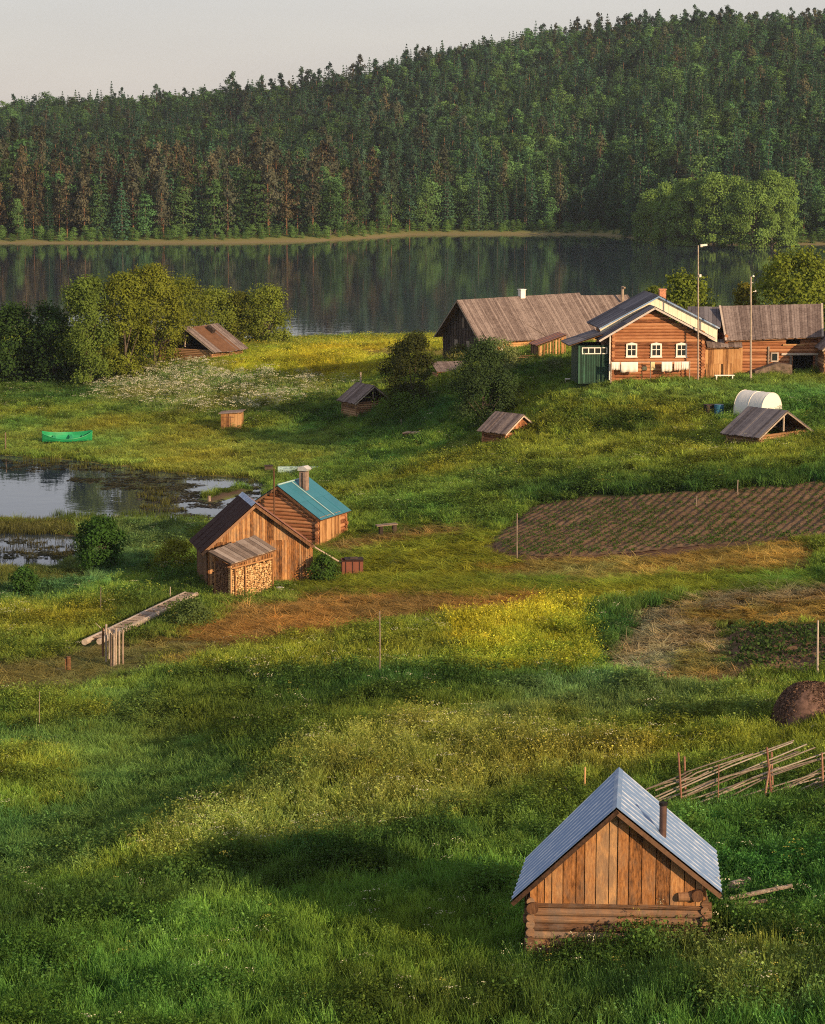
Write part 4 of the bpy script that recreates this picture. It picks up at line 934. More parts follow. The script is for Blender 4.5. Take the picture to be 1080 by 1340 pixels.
# ================================================================== pole fence
def pole_fence():
    P1 = G(895, 1060); P2 = G(1011, 1051); u = (P2 - P1); u.z = 0; u.normalize(); nrm = Vector((-u.y, u.x, 0)); C = Vector((0, 0, CAMZ))
    def on(px, py, off=0):
        r_ = Vector(ray(px, py)); c = P1 + nrm * off; t = (c - C).dot(nrm) / r_.dot(nrm); return C + r_ * t
    o = Vector(P1); e = thing('pole_fence', o, 0, 'slanting pole fence of grey rails tied to stakes behind the tin-roofed barn', 'fence')
    rails = [(846,1033,889,1016,900,1010,973,985),(858,1043,900,1024,960,997,1039,969),(850,1052,905,1034,970,1010,1056,974),(872,1047,930,1022,985,1006,1046,984),
             (868,1056,915,1043,960,1028,1020,1004),(884,1062,935,1043,985,1018,1110,975),(924,1043,965,1026,1010,1010,1120,980),(917,1062,960,1046,1004,1032,1110,1000),
             (985,1053,1030,1040,1060,1028,1120,1008),(1020,1034,1050,1019,1080,1003,1120,992),(1015,1048,1045,1036,1080,1017,1130,1003),(1044,1051,1070,1040,1095,1030,1130,1020),(848,1032,870,1025,890,1020,905,1011)]
    rr_ = random.Random(5); extra = []
    for q in rails: dy = rr_.uniform(3, 7); dx = rr_.uniform(-25, 25); extra.append(tuple(v_ + (dx if i_ % 2 == 0 else dy - dx * .42 + rr_.uniform(-1.5, 1.5)) for i_, v_ in enumerate(q)))
    for k, q in enumerate(rails + extra):
        mb = MB(); off = random.uniform(-.06, .06); P = [on(q[i], q[i+1], off) - o for i in (0, 2, 4, 6)]
        for i in range(3): mb.tube(P[i], P[i+1] + (P[i+1] - P[i]).normalized() * .01, .025 - i * .002, .025 - (i + 1) * .002, 8, v=.15 + .35 * (k % 3))
        mb.build('rail', W_SILVER, e)
    for a in ((893,1058,888,985),(898,1058,896,990),(1011,1049,1004,978),(1012,1050,1010,984),(999,1052,1008,1000),(940,1050,941,1000),(1078,1045,1076,985)):
        mb = MB(); off = .12 if a[0] in (898, 1012) else -.12
        mb.tube(on(a[0], a[1] + 6, off) - o, on(a[2], a[3], off) - o, .035 if a[0] != 940 else .018, .028 if a[0] != 940 else .014, 8); mb.build('post', wood('post_wood', (.10,.05,.04), (.24,.12,.085), (.36,.22,.16)), e)
pole_fence()

# ================================================================== compost mound
def mound():
    g = G(1062, 943); n_ = 40; r = np.random.default_rng(4); mb = MB(); rad = size(52, g); hh = size(50, g)
    vs = []; 
    for j in range(15):
        t = j / 14 * math.pi / 2
        for i in range(n_):
            a = i / n_ * 6.283; k = 1 + .06 * math.sin(3 * a + 1) + r.normal(0, .015); vs.append((math.cos(a) * rad * math.cos(t) ** .75 * k, math.sin(a) * rad * .9 * math.cos(t) ** .75 * k, -.15 + (hh + .15) * math.sin(t) ** 1.15 * (1 + r.normal(0, .01))))
    fs = [(j*n_+i, j*n_+(i+1) % n_, (j+1)*n_+(i+1) % n_, (j+1)*n_+i) for j in range(14) for i in range(n_)]; fs.append(tuple(range(14*n_, 15*n_)))
    mb.add(vs, fs); e = mb.build('compost_mound', M_EARTH, smooth=True); e.location = g; tag(e, 'dark brown rounded compost mound cut by the right edge', 'mound')
    # straw strands raked over it
    n2 = 5000; a = r.uniform(0, 6.28, n2); t = r.uniform(.05, 1.5, n2); P = np.stack([np.cos(a) * rad * np.cos(t) ** .75, np.sin(a) * rad * .9 * np.cos(t) ** .75, -.1 + (hh + .1) * np.sin(t) ** 1.15 + .02], 1)
    V, F = leafquads(P, .09, r=r, nrm=P * [1, 1, 1.2], loose=.35); s = np_mesh('straw', V, F, foliage('old_straw', 'const', (.11,.072,.052), .1, 1.3), r.random(len(F))); s.parent = e
    BLOCK.append((g.x, g.y, rad * .8, rad * .75, 0))
mound()

# ================================================================== weathered board barn in the middle with its firewood shelter
def board_barn():
    yaw = R(14); o = anchor(409, 760, yaw, 2.85, 0, 0); fr = Fr(o, yaw); L = 3.6; of = .35
    e = thing('board_barn', o, yaw, 'weathered vertical-board barn with a dark brown left roof slope beside the pond', 'barn')
    xr = 2.85; xl = fr.on_y(272, 770).x; w = xr - xl
    Fa = fr.on_y(334.5, 659, -of); Fl = fr.on_y(263, 724, -of); Fq = fr.on_y(411, 714, -of)
    yb = L + .3; Ba = fr.on_y(320, 640.5, yb); Ba = Vector((Fa.x, yb, Fa.z)); Bl = Vector((Fl.x, yb, Fl.z)); Bq = Vector((Fq.x, yb, Fq.z))
    top = lambda x: (Fa.z + (Fl.z - Fa.z) * (Fa.x - x) / (Fa.x - Fl.x) if x < Fa.x else Fa.z + (Fq.z - Fa.z) * (x - Fa.x) / (Fq.x - Fa.x)) - .09
    zb = fr.on_y(330, 708).z
    for z0, z1, dy, bw in ((-.6, zb, .05, .17), (zb - .05, None, 0, .19)):
        mb = MB(); x = xl
        while x < xr - .02:
            b = min(xr, x + bw * random.uniform(.5, 1.0)); yy = -dy - random.uniform(0, .02); t0 = min(top(x), z1 + random.uniform(0, .02) if z1 else 99); t1 = min(top(b), z1 if z1 else 99)
            P = [(x + .008, yy, z0), (b - .008, yy, z0), (b - .008, yy, t1)] + ([(Fa.x, yy, top(Fa.x))] if (z1 is None and x < Fa.x < b) else []) + [(x + .008, yy, t0)]
            if min(t0, t1) > z0 + .03: mb.prism(P, (0, .03, 0))
            x = b
        mb.build('board_wall' if z1 else 'gable_boards', W_BARNBOARD, e)
    boards_wall(e, (xl, L, 0), (xl, 0, 0), -.6, top(xl), W_BROWN, name='side_wall'); boards_wall(e, (xr, 0, 0), (xr, L, 0), -.6, top(xr), W_GOLD, name='side_wall'); boards_wall(e, (xr, L, 0), (xl, L, 0), -.6, top(xl), W_BROWN, name='back_wall')
    bk = MB(); bk.prism([(xl + .05, .06, -.5), (xr - .05, .06, -.5), (xr - .05, .06, top(xr) - .05), (Fa.x, .06, top(Fa.x) - .15), (xl + .05, .06, top(xl) - .05)], (0, .04, 0)); bk.build('lining', W_DARK, e)
    slope(Fa, Ba, Bl, Fl, 'sheet', M_BROWN, e); slope(Fa, Ba, Bq, Fq, 'sheet', M_RUSTY, e)  # left slope gets a darker sheet; its shade is in the colour
    mb = MB()
    for q in (Fl, Fq):
        dr = (q - Fa).normalized() * .30; up = Vector((0, 0, .05)); mb.prism([Fa + up, Ba + up, Ba + dr + up, Fa + dr + up], (0, 0, .008))
    mb.build('ridge_cap', M_BLUE, e)
    d = Vector((0, 0, -.03)); fascia(e, [(Fl + d, Fa + d), (Fa + d, Fq + d)], W_BROWN, .15)
    block(fr, (xl + xr) / 2, L/2, w/2, L/2)
    print('bb', fr.px(*Fa), fr.px(*Ba), fr.px(xl, 0, 0), fr.px(*Bl), w)
    # rain gutter running down to the rusty tank
    g = G(461, 752); t = fr.on_y(412, 716, -.2); a = fr.o + rz(yaw, t.x, t.y); a.z = fr.o.z + t.z; b_ = at_y(449, 738, g.y)
    mb = MB(); mb.tube((0, 0, 0), tuple(b_ - a), .045, .045, 6); mb.tube((-.2, -.06, .22), (.02, 0, 0), .05, .05, 6); q = mb.build('rain_gutter', W_GREY); q.location = a; tag(q, 'long thin gutter slanting from the board barn eave down to the rusty tank', 'gutter')
    tk = thing('rusty_tank', g, R(5), 'rusty red square water tank at the end of the gutter', 'water tank'); w_ = size(27, g); h_ = size(17, g) + .15; mb = MB()
    for x0, y0, x1, y1 in ((-1,-1,1,-1),(1,-1,1,1),(1,1,-1,1),(-1,1,-1,-1)):
        mb.box(((x0+x1)/2*w_/2, (y0+y1)/2*w_*.4, h_/2 - .1), (w_ if x0 != x1 else .03, w_*.8 if y0 != y1 else .03, h_ + .2))
    mb.build('tank_shell', M_RUST, tk); mb = MB()
    for k in range(3): mb.box((-w_/3 + k * w_/3, -w_*.4 - .02, h_/2), (.05, .03, h_))
    mb.box((0, -w_*.4 - .022, h_ - .03), (w_ + .06, .036, .06)); mb.build('tank_frame', M_BROWN, tk); mb = MB(); mb.box((.1, 0, h_ + .03), (w_ * .9, w_ * .75, .04)); mb.box((.1, 0, h_ + .08), (w_ * .35, .3, .06)); mb.build('lid', W_DARK, tk)
    g = G(367, 779); mb = MB(); mb.tube((0, 0, -.02), (0, 0, .42), .16, .20, 14); mb.tube((0, 0, .42), (0, 0, .45), .215, .215, 14); q = mb.build('white_bucket', M_WHITE); q.location = g; tag(q, 'white bucket at the right foot of the firewood shelter', 'bucket')
board_barn()
def wood_shelter():
    yaw = R(30); o = anchor(303, 788, yaw, 0, 0, 0); fr = Fr(o, yaw); w = fr.on_y(357, 760).x; d_ = 2.0
    e = thing('firewood_shelter', o, yaw, 'small open firewood shelter with a sloping grey board roof against the weathered board barn', 'shed')
    zf = fr.on_y(303, 741).z; zr = fr.on_y(357, 727).z
    A = fr.on_y(303, 739, -.15); B = fr.on_y(362, 719.5, -.15); Cc = Vector((B.x - .15, d_ + .1, zr + .75)); D = Vector((A.x - .25, d_ + .1, zf + .45))
    slope(A + Vector((0, 0, .0)), B, Cc, D, 'plank', W_GREY, e, 'roof', bw=.22, th=.04); 
    for x_, y_ in ((0, 0), (w, 0), (0, d_), (.22, -.03), (w - .02, d_), (w * .33, -.05)):
        mb = MB(); mb.tube((x_ + random.uniform(-.03, .03), y_, -.4), (x_, y_, zf + .05 + (zr - zf) * x_ / w + y_ * .15), .05, .045, 8); mb.build('post', W_GOLD, e)
    mb = MB(); mb.box((w/2, -.02, .05), (w, .05, .12)); mb.tube((0, -.05, zf - .12), (w, -.05, zr - .12), .05, None, 8); mb.build('crossbeam', W_GOLD, e)
    # firewood: front face stack and left side stack
    for name, n_, pos in (('a', 0, 0), ('b', 1, 0)):
        mb = MB(); r_ = .052
        if name == 'a':
            x = .12; 
            while x < w - .08:
                z = -.05 + random.uniform(0, .04); top = zf - .22 + (zr - zf) * x / w
                while z < top:
                    rr = r_ * random.uniform(.75, 1.25); mb.tube((x + random.uniform(-.02, .02), .02 + random.uniform(-.03, .03), z), (x, .55, z), rr, rr, random.choice((5, 6, 7)), jit=.12); z += rr * 2.0
                x += r_ * 1.95
        else:
            y = .15
            while y < d_ - .1:
                z = -.1; top = zf - .15
                while z < top:
                    rr = r_ * random.uniform(.75, 1.25); mb.tube((.02 + random.uniform(-.04, .04), y, z), (.5, y, z), rr, rr, random.choice((5, 6, 7)), jit=.12); z += rr * 2.0
                y += r_ * 1.95
        q = mb.build('firewood_stack', M_ENDS if name == 'a' else W_BROWN); q.location = o + (rz(yaw, .6, 0) if name == 'b' and 0 else Vector((0, 0, 0))); q.rotation_euler = (0, 0, yaw)  # left stack in darker wood: its shade is put into the colour
        if name == 'b': q.location = o + rz(yaw, 0, .45)
        tag(q, 'stack of golden cut firewood ends facing the camera in the shelter' if name == 'a' else 'dark firewood stack on the shaded left side of the shelter', 'firewood', kind='stuff')
    block(fr, w/2, d_/2, w/2 + .05, d_/2 + .05)
wood_shelter()

# ================================================================== log bathhouse with the teal roof
def bathhouse():
    yaw = R(-25); w = 5.0; L = 4.2; o = anchor(420, 716, yaw, w/2 - .15, 0, 0); fr = Fr(o, yaw)
    e = thing('bathhouse', o, yaw, 'log bathhouse with a teal metal roof and a boxed chimney behind the board barn', 'bathhouse')
    Fa = fr.on_y(363, 636, -.3); Fq = fr.on_y(420, 681, -.3); w2 = (w/2 - .15); hw = Fq.z + .35 * (Fa.z - Fq.z) / (Fq.x - Fa.x) - .1
    Fl = Vector((2 * Fa.x - Fq.x, -.3, Fq.z)); yb = fr.on_x(404, 625, Fa.x).y; yb = min(max(yb, 3), 6); L = yb - .3; up = lambda p: Vector((p.x, yb, p.z))
    cx = Fa.x; ww = 2 * (Fq.x - .35 - cx)
    e2 = e; mb = MB(); r = .12; z = -.5
    while z < hw - .30:
        for yy in (0, L): mb.tube((cx - ww/2 - .2, yy, z + r), (cx + ww/2 + random.uniform(.1, .25), yy, z + r), r * random.uniform(.92, 1.05), None, 10)
        if z + 3 * r < hw - .05:
            for xx in (cx - ww/2, cx + ww/2): mb.tube((xx, -.2, z + 2*r), (xx, L + .2, z + 2*r), r, None, 10)
        z += 2 * r * .94
    zz = z
    while zz < Fa.z - .35:
        hf = (Fa.z - .15 - zz - r) / (Fa.z - Fq.z) * (Fq.x - cx) - .05
        if hf > .15: mb.tube((cx - hf, 0, zz + r), (cx + hf, 0, zz + r), r, None, 10); mb.tube((cx - hf, L, zz + r), (cx + hf, L, zz + r), r, None, 10)
        zz += 2 * r * .94
    mb.build('log_wall', W_RED, e)
    boards_wall(e, (cx + ww/2 + .16, -.1, 0), (cx + ww/2 + .16, L * .75, 0), -.4, hw + .02, W_GOLD, name='side_boards')
    slope(Fa, up(Fa), up(Fq), Fq, 'sheet', M_TEAL, e); slope(Fa, up(Fa), up(Fl), Fl, 'sheet', M_TEAL, e)
    mb = MB(); nq = (Fq - Fa).normalized(); mb.tube(Fa + Vector((0, .1, .07)), up(Fa) + Vector((0, -.1, .07)), .05, None, 6)
    p0 = Fa.lerp(up(Fa), .42); p1 = Fq.lerp(up(Fq), .42); mb.prism([p0 + Vector((0, 0, .07)), p0 + Vector((0, .08, .07)), p1 + Vector((0, .08, .07)), p1 + Vector((0, 0, .07))], (0, 0, .04)); mb.build('roof_batten', plain('pale_teal_batten', (.30,.45,.46), .6), e)
    d = Vector((0, 0, -.03)); fascia(e, [(Fl + d, Fa + d), (Fa + d, Fq + d)], W_BROWN, .13)
    c = Fa.lerp(up(Fa), .55).lerp(Fq.lerp(up(Fq), .55), .22); pxy = fr.px(*c); h_ = size(1, fr.o) * 23
    mb = MB()
    for sx, sy, a, b_ in ((0, -.20, .44, .05), (0, .20, .44, .05), (-.20, 0, .05, .36), (.20, 0, .05, .36)): mb.box((c.x + sx, c.y + sy, c.z + h_/2 - .2), (a, b_, h_ + .4))
    ch = mb.build('chimney', M_CHIM, e); mb = MB(); mb.box((c.x, c.y, c.z + h_ * .5 - .2), (.06, .5, h_ + .3)); mb.build('chimney_batten', W_DARK, ch)
    mb = MB(); mb.prism([(c.x - .30, c.y - .3, c.z + h_ + .06), (c.x + .30, c.y - .3, c.z + h_ + .06), (c.x + .38, c.y - .3, c.z + h_ + .18), (c.x + .12, c.y - .3, c.z + h_ + .36), (c.x - .28, c.y - .3, c.z + h_ + .28)], (0, .6, 0)); mb.build('chimney_cap', plain('pale_zinc', (.55,.56,.54), .5, .3), ch)
    block(fr, cx, L/2, ww/2, L/2)
    print('bath', fr.px(*Fa), fr.px(*up(Fa)), fr.px(*up(Fq)), L, ww, 'chim', pxy)
    p = fr.on_y(359, 668, -.5); t = fr.on_y(359, 613, -.5); b0 = fr.o + rz(yaw, p.x, p.y); z0 = float(ht(b0.x, b0.y)) - fr.o.z
    mb = MB(); mb.tube((0, 0, 0), (0, 0, t.z - z0), .05, .045, 8); q = mb.build('mast', W_BROWN); q.location = (b0.x, b0.y, fr.o.z + z0); tag(q, 'thin dark mast rising between the two barn roofs by the pond', 'mast')
bathhouse()

# ================================================================== bench, boats, boxes near the shore
def bench():
    g = G(506, 700); s = 1 / 24; e = thing('garden_bench', g, R(14), 'dark plank bench on two thick stubs right of the teal roof', 'bench')
    mb = MB()
    for k in range(3): mb.box((0, -.2 + k * .2, .62 + random.uniform(0, .02)), (1.3, .17, .06), ry=-.06)
    mb.build('seat', W_GREY, e)
    for x in (-.35, .5): mb = MB(); mb.box((x, 0, .25), (.22, .35, .7)); mb.build('leg', W_DARK, e)
bench()
def boat(name, p, yaw, L, wd, h, mat, label, flip=False, inner=None):
    e = thing(name, p, yaw, label, 'boat'); n_ = 22; mb = MB(); sec = 9; vs = []
    for i in range(n_ + 1):
        t = i / n_; w = wd / 2 * (math.sin(math.pi * min(1, t * .80 + .10)) ** .8 if t < .5 else math.sin(math.pi * (.5 + (t - .5) * .96)) ** .75); w = max(w, .02); sh = h * (1 + .75 * abs(2 * t - 1) ** 2.4)
        for j in range(sec):
            a = math.pi * j / (sec - 1); c = math.cos(a); s_ = math.sin(a); vs.append(((t - .5) * L, c * w, sh - sh * s_ ** .85))
    fs = [(i*sec+j, i*sec+j+1, (i+1)*sec+j+1, (i+1)*sec+j) for i in range(n_) for j in range(sec - 1)]; fs.append(tuple(range(sec))); fs.append(tuple(range(n_*sec, n_*sec+sec))[::-1])
    k = len(vs); vs2 = [(x * .985, y * .94, z + .03 if z < h * .8 else z) for x, y, z in vs]; mb.add(vs + vs2, fs + [tuple(q + k for q in f[::-1]) for f in fs[:-2]])
    for i in range(n_):                     # rim
        for j in (0, sec - 1): mb.add([vs[i*sec+j], vs[(i+1)*sec+j], vs2[(i+1)*sec+j], vs2[i*sec+j]], [(0, 1, 2, 3)])
    hull = mb.build('hull', mat, e, smooth=False)
    if flip: hull.rotation_euler = (math.pi, 0, 0); hull.location = (0, 0, h * 1.1)
    else:
        mb = MB()
        for j in (0, sec - 1):
            for i in range(n_): mb.tube(Vector(vs[i*sec+j]), Vector(vs[(i+1)*sec+j]), .03, .03, 6)
        mb.build('gunwale', M_PALE if mat is M_PALE else M_BOAT, e)
        for t in (-.25, .08, .33): mb = MB(); mb.box((t * L, 0, h * .72), (.24, wd * .82 * (1 - abs(t)), .04)); mb.build('thwart', inner or M_BOAT, e)
    return e
g = G(88, 581); g.z += .22; BLOCK.append((g.x, g.y, 2.3, 1.0, R(16))); boat('rowing_boat', g, R(16), 4.3, 1.7, .52, M_BOAT, 'bright green rowing boat drawn up on the grassy pond shore').rotation_euler = (R(14), 0, R(16))
g = at_z(62, 589, .03); boat('rowing_boat', (g[0], g[1], -.12), R(12), 2.4, .9, .22, plain('dull_green_paint', (.03,.16,.09), .5, var=.3), 'low dull green shape in the shallows in front of the bright green boat')  # hull shape stands in for an unclear green shape in the water
g = G(400, 618); boat('rowing_boat', g, R(3), 4.3, 1.2, .42, M_PALE, 'pale turquoise boat lying behind the teal-roofed bathhouse', flip=True)
g = G(352, 618); mb = MB(); mb.box((0, 0, .25), (.6, .5, .5)); mb.box((0, -.02, .53), (.7, .6, .06)); mb.box((.0, -.27, .3), (.62, .04, .1)); e = mb.build('dark_crate', W_DARK); e.location = g; tag(e, 'small dark crate on the shore left of the pale turquoise boat', 'crate')
g = at_z(274, 657, .0); mb = MB(); mb.tube((0, 0, -.3), (0, .05, .45), .13, .12, 9); e = mb.build('mooring_post', W_GREY); e.location = g; tag(e, 'short stub post on the mud spit in the pond', 'post')
def well():
    g = G(304, 562); w = size(26, g); h = size(22, g); e = thing('wooden_well', g, R(-6), 'golden boxed wooden well with a slanting lid in the shore meadow', 'well'); mb = MB()
    d_ = w * .8
    for k in range(7): mb.box((-w/2 + w * (k + .5) / 7, -d_/2, h/2 - .1), (w / 7 - .015, .04, h + .2)); mb.box((-w/2 + w * (k + .5) / 7, d_/2, h/2 - .1), (w / 7 - .015, .04, h + .2))
    for k in range(6):
        for s_ in (-1, 1): mb.box((s_ * w/2, -d_/2 + d_ * (k + .5) / 6, h/2 - .1), (.04, d_ / 6 - .015, h + .2))
    mb.build('well_box', W_GOLD, e); mb = MB()
    for k in range(6): mb.box((0, -d_*.62 + d_ * 1.24 * (k + .5) / 6, h + .08 + .05 * (k / 6)), (w * 1.22, d_ * .2, .05), ry=-.08)
    mb.build('lid', W_ROOF, e); mb = MB(); mb.box((0, -d_/2 - .04, h * .45), (.05, .03, h * .8)); mb.box((-w*.12, -d_/2 - .04, h * .8), (w * .6, .03, .06)); mb.build('batten', W_BROWN, e)
well()
# log boardwalk, post cluster and stump
def boardwalk():
    a = G(122, 850); b_ = G(250, 787); d = b_ - a; L = d.length; yaw = math.atan2(d.y, d.x); e = thing('log_boardwalk', a, yaw, 'weathered boardwalk of two long logs with cross slats leading to the firewood shelter', 'boardwalk'); sl = d.z / L; up_ = max(0, max(float(ht(a.x + d.x * t / 20, a.y + d.y * t / 20)) - (a.z + d.z * t / 20) for t in range(21))) + .12; e.location.z += up_; BLOCK.append((a.x + d.x/2, a.y + d.y/2, L/2 + .2, 1.1, yaw))
    for s_ in (-.32, .32): mb = MB(); mb.tube((0 if s_ < 0 else -.3, s_, .22), (L, s_, .22 + d.z), .15, .12, 10, jit=.04, segs=5, bend=.06); mb.build('long_log', W_SILVER, e)
    mb = MB(); x = .6
    while x < L - .1:
        mb.box((x, 0, .30 + x * sl), (.12, .55, .04), rz=random.uniform(-.15, .15)); x += random.uniform(.2, .35)
    mb.build('slats', W_GREY, e)
    g = G(150, 874); pr = Vector(g); e2 = thing('post_cluster', pr, 0, 'cluster of upright rough stakes standing at the lower end of the boardwalk', 'posts')
    for px, yb, yt in ((139, 862, 817), (146, 873, 826), (149, 874, 829), (152, 872, 822), (156, 870, 826), (161, 868, 824), (143, 858, 824), (135, 855, 822)):
        t = at_y(px, yt, g.y + (874 - yb) * .04); q = at_y(px, yb + 4, g.y + (874 - yb) * .04); mb = MB(); mb.tube(q - pr, t - pr, random.uniform(.04, .075), .05, 8, bend=.02, segs=3); mb.build('stake', random.choice((W_SILVER, W_GREY, W_LOG)), e2)
    for q in range(5):
        a_ = at_y(132 + q * 5, 822 + q * 3, g.y); mb = MB(); mb.tube(a_ - pr, a_ - pr + Vector((random.uniform(-.5, .5), random.uniform(-.2, .3), random.uniform(.0, .35))), .02, .01, 5); mb.build('twig', W_SILVER, e2)
    g = G(90, 878); mb = MB(); mb.tube((0, 0, -.1), (0, 0, size(19, g)), .11, .10, 11, jit=.05); mb.box((-.13, .05, .25), (.05, .2, .6)); q = mb.build('tree_stump', W_LOG); q.location = g; tag(q, 'short sawn post left of the stake cluster on the bare path', 'stump')
boardwalk()

# ================================================================== small cellars and sheds
def cellar(name, o, yaw, w, L, hw, ha, label, cat, roofmat, wallmat, of=.35, es=.35, log=True, roof='plank', openf=True, wl=None, L2=None, rr=.1, bw=.2, sag=0):
    e = thing(name, o, yaw, label, cat); t = (ha - hw) / (w / 2); ez = hw - es * t
    log_walls(e, w, L, hw, wallmat, rr, .18, z0=-.6)
    A = Vector((0, -of, ha)); B = Vector((0, L + of, ha)); s1 = slope(A, B, (-w/2 - es, L + of, ez), (-w/2 - es, -of, ez), roof, roofmat, e, bw=bw, ribs=int(L * 5), sag=sag); s2 = slope(A, B, (w/2 + es, L + of, ez), (w/2 + es, -of, ez), roof, roofmat, e, bw=bw, ribs=int(L * 5), sag=sag)
    d = Vector((0, 0, -.03)); fascia(e, [((-w/2 - es, -of, ez - .03), A + d), (A + d, (w/2 + es, -of, ez - .03))], W_SILVER, .10)
    if openf:
        mb = MB(); mb.box((0, -.05, (hw + ha) / 2 - .05), (.12, .12, ha - hw)); mb.build('gable_post', W_SILVER, e)
        mb = MB(); mb.prism([(-w/2 + .1, L * .5, hw), (w/2 - .1, L * .5, hw), (0, L * .5, ha - .15)], (0, .05, 0)); mb.build('dark_backing', M_BLACK, e)  # black sheet stands in for the shade inside the open gable
    else: gable_boards(e, w, hw - .05, hw, ha - .08, -.02, wallmat, .18)
    gable_boards(e, w, hw - .05, hw, ha - .08, L + .05, wallmat, .18)
    BLOCK.append((o[0] + rz(yaw, 0, L/2).x, o[1] + rz(yaw, 0, L/2).y, w/2, L/2, yaw)); fr = Fr(o, yaw)
    print(name, 'apexF', fr.px(*A), 'apexB', fr.px(*B), 'eL', fr.px(-w/2 - es, -of, ez), 'eR', fr.px(w/2 + es, -of, ez), 'eLb', fr.px(-w/2 - es, L + of, ez)); return e
yw = R(42); cellar('root_cellar', anchor(1024, 580, yw, 0, 0), yw, 4.7, 2.6, .85, 2.15, 'low root cellar with a dark felt roof and open log gable before the greenhouse', 'cellar', W_SLATE, W_LOG, es=.45)
yw = R(42); cellar('small_cellar', anchor(681, 571, yw, 0, 0), yw, 2.9, 2.3, .6, 1.6, 'small brown plank-roofed cellar in the weeds below the dark spreading bush', 'cellar', W_ROOF, W_RED, es=.4, openf=False)
yw = R(28); cellar('boat_shed', anchor(488, 541, yw, 0, 0), yw, 3.0, 2.8, 1.3, 2.45, 'small grey-roofed boat shed left of the dark conical bush', 'shed', W_ROOF, W_LOG, es=.45, bw=.3)
yw = R(-32); e = cellar('meadow_shed', anchor(243, 476, yw, 0, 0, -.15), yw, 6.8, 5.4, 1.7, 3.8, 'ruined meadow shed with a sagging brown plank roof in front of the sunlit trees', 'shed', W_ROOF, W_LOG, es=.7, sag=.12)
mb = MB(); mb.box((1.0, 3.2, 3.35), (.9, .5, .5), ry=.6); mb.box((1.3, 3.0, 3.2), (.12, .12, .7)); mb.build('broken_vent', W_DARK, e)
for k in range(5): mb = MB(); mb.tube((3.2, .2 + k * 1.0, -.4), (3.2, .2 + k * 1.0, 1.4), .08, .07, 7); mb.build('eave_post', W_SILVER, e)
# low plank shed with a single pitch roof
def plank_shed():
    yaw = R(12); o = anchor(573, 497, yaw, 0, 0); fr = Fr(o, yaw); e = thing('plank_shed', o, yaw, 'long low shed with a pale single-pitch plank roof behind the dark conical bush', 'shed'); w = fr.on_y(628, 480).x; h0 = fr.on_y(571, 485).z
    A = Vector((-.15, 2.2, h0 + .55)); slope(A, (w + .2, 2.2, h0 + .6), (w + .2, -.3, h0 - .05), (-.15, -.3, h0 - .1), 'plank', W_ROOF, e, 'roof', bw=.18)
    log_walls(e, w, 1.9, h0 - .1, W_GOLD, .1, .1).location = (w/2, 0, 0); block(fr, w/2, 1, w/2, 1)
plank_shed()
g = G(548, 572); e = thing('plank_platform', g, R(-18), 'grey plank platform lying low in the grass below the conical bush', 'platform')
mb = MB()
for k in range(7): mb.box((-1.0 + k * .32, 0, .35 + random.uniform(0, .03)), (.28, 1.3, .05), rz=random.uniform(-.06, .06))
mb.build('planks', W_GREY, e); mb = MB(); mb.box((0, -.5, .2), (2.3, .12, .3)); mb.box((0, .5, .2), (2.3, .12, .3)); mb.build('bearers', W_DARK, e)

# greenhouse tunnel and barrel
def tunnel():
    g = G(1010, 545); yaw = R(40); e = thing('greenhouse_tunnel', g, yaw, 'white plastic greenhouse tunnel behind the dark-roofed root cellar', 'greenhouse'); m, nt, b = newmat('milky_plastic_film')
    b.inputs['Base Color'].default_value = (.66,.68,.64,1); b.inputs['Roughness'].default_value = .35; b.inputs['Transmission Weight'].default_value = .0; n1 = noise(nt, 2.5, 4, (1, 1, .4)); bump(nt, b, n1, .6, .05)
    rad = 1.1; h = 1.65; L = 2.5; n_ = 18; k = 8; vs = []
    for j in range(k + 1):
        for i in range(n_ + 1):
            a = math.pi * i / n_; q = 1 + (.012 if j % 2 else -.012); vs.append((math.cos(a) * rad * q, L * j / k, max(-.3, math.sin(a) ** .75 * h * q)))
    fs = [(j*(n_+1)+i, j*(n_+1)+i+1, (j+1)*(n_+1)+i+1, (j+1)*(n_+1)+i) for j in range(k) for i in range(n_)]
    mb = MB(); mb.add(vs, fs); mb.build('film_cover', m, e, smooth=True)
    for j, nm in ((0, 'front_end'), (k, 'back_end')): mb = MB(); mb.add(vs[j*(n_+1):(j+1)*(n_+1)], [tuple(range(n_+1))]); mb.build(nm, m, e)
    for j in (0, 4, 8):
        mb = MB()
        for i in range(n_): mb.tube(Vector(vs[j*(n_+1)+i]) * 1.01, Vector(vs[j*(n_+1)+i+1]) * 1.01, .02, None, 5)
        mb.build('hoop', M_WHITE, e)
tunnel()
g = G(941, 545); mb = MB(); mb.tube((0, 0, -.1), (0, 0, .85), .33, .33, 18, v=.5); mb.tube((0, 0, .25), (0, 0, .29), .345, .345, 18, v=.5); mb.tube((0, 0, .55), (0, 0, .59), .345, .345, 18, v=.5); e = mb.build('blue_barrel', plain('blue_plastic', (.03,.13,.22), .4, var=.2)); e.location = g; tag(e, 'blue barrel standing in the weeds left of the white greenhouse', 'barrel')
g = G(930, 544); mb = MB(); mb.box((0, 0, .35), (.75, .6, .8)); mb.box((0, 0, .77), (.85, .7, .05)); e = mb.build('compost_box', W_DARK); e.location = g; e.rotation_euler.z = .3; tag(e, 'dark wooden box touching the blue barrel', 'box')

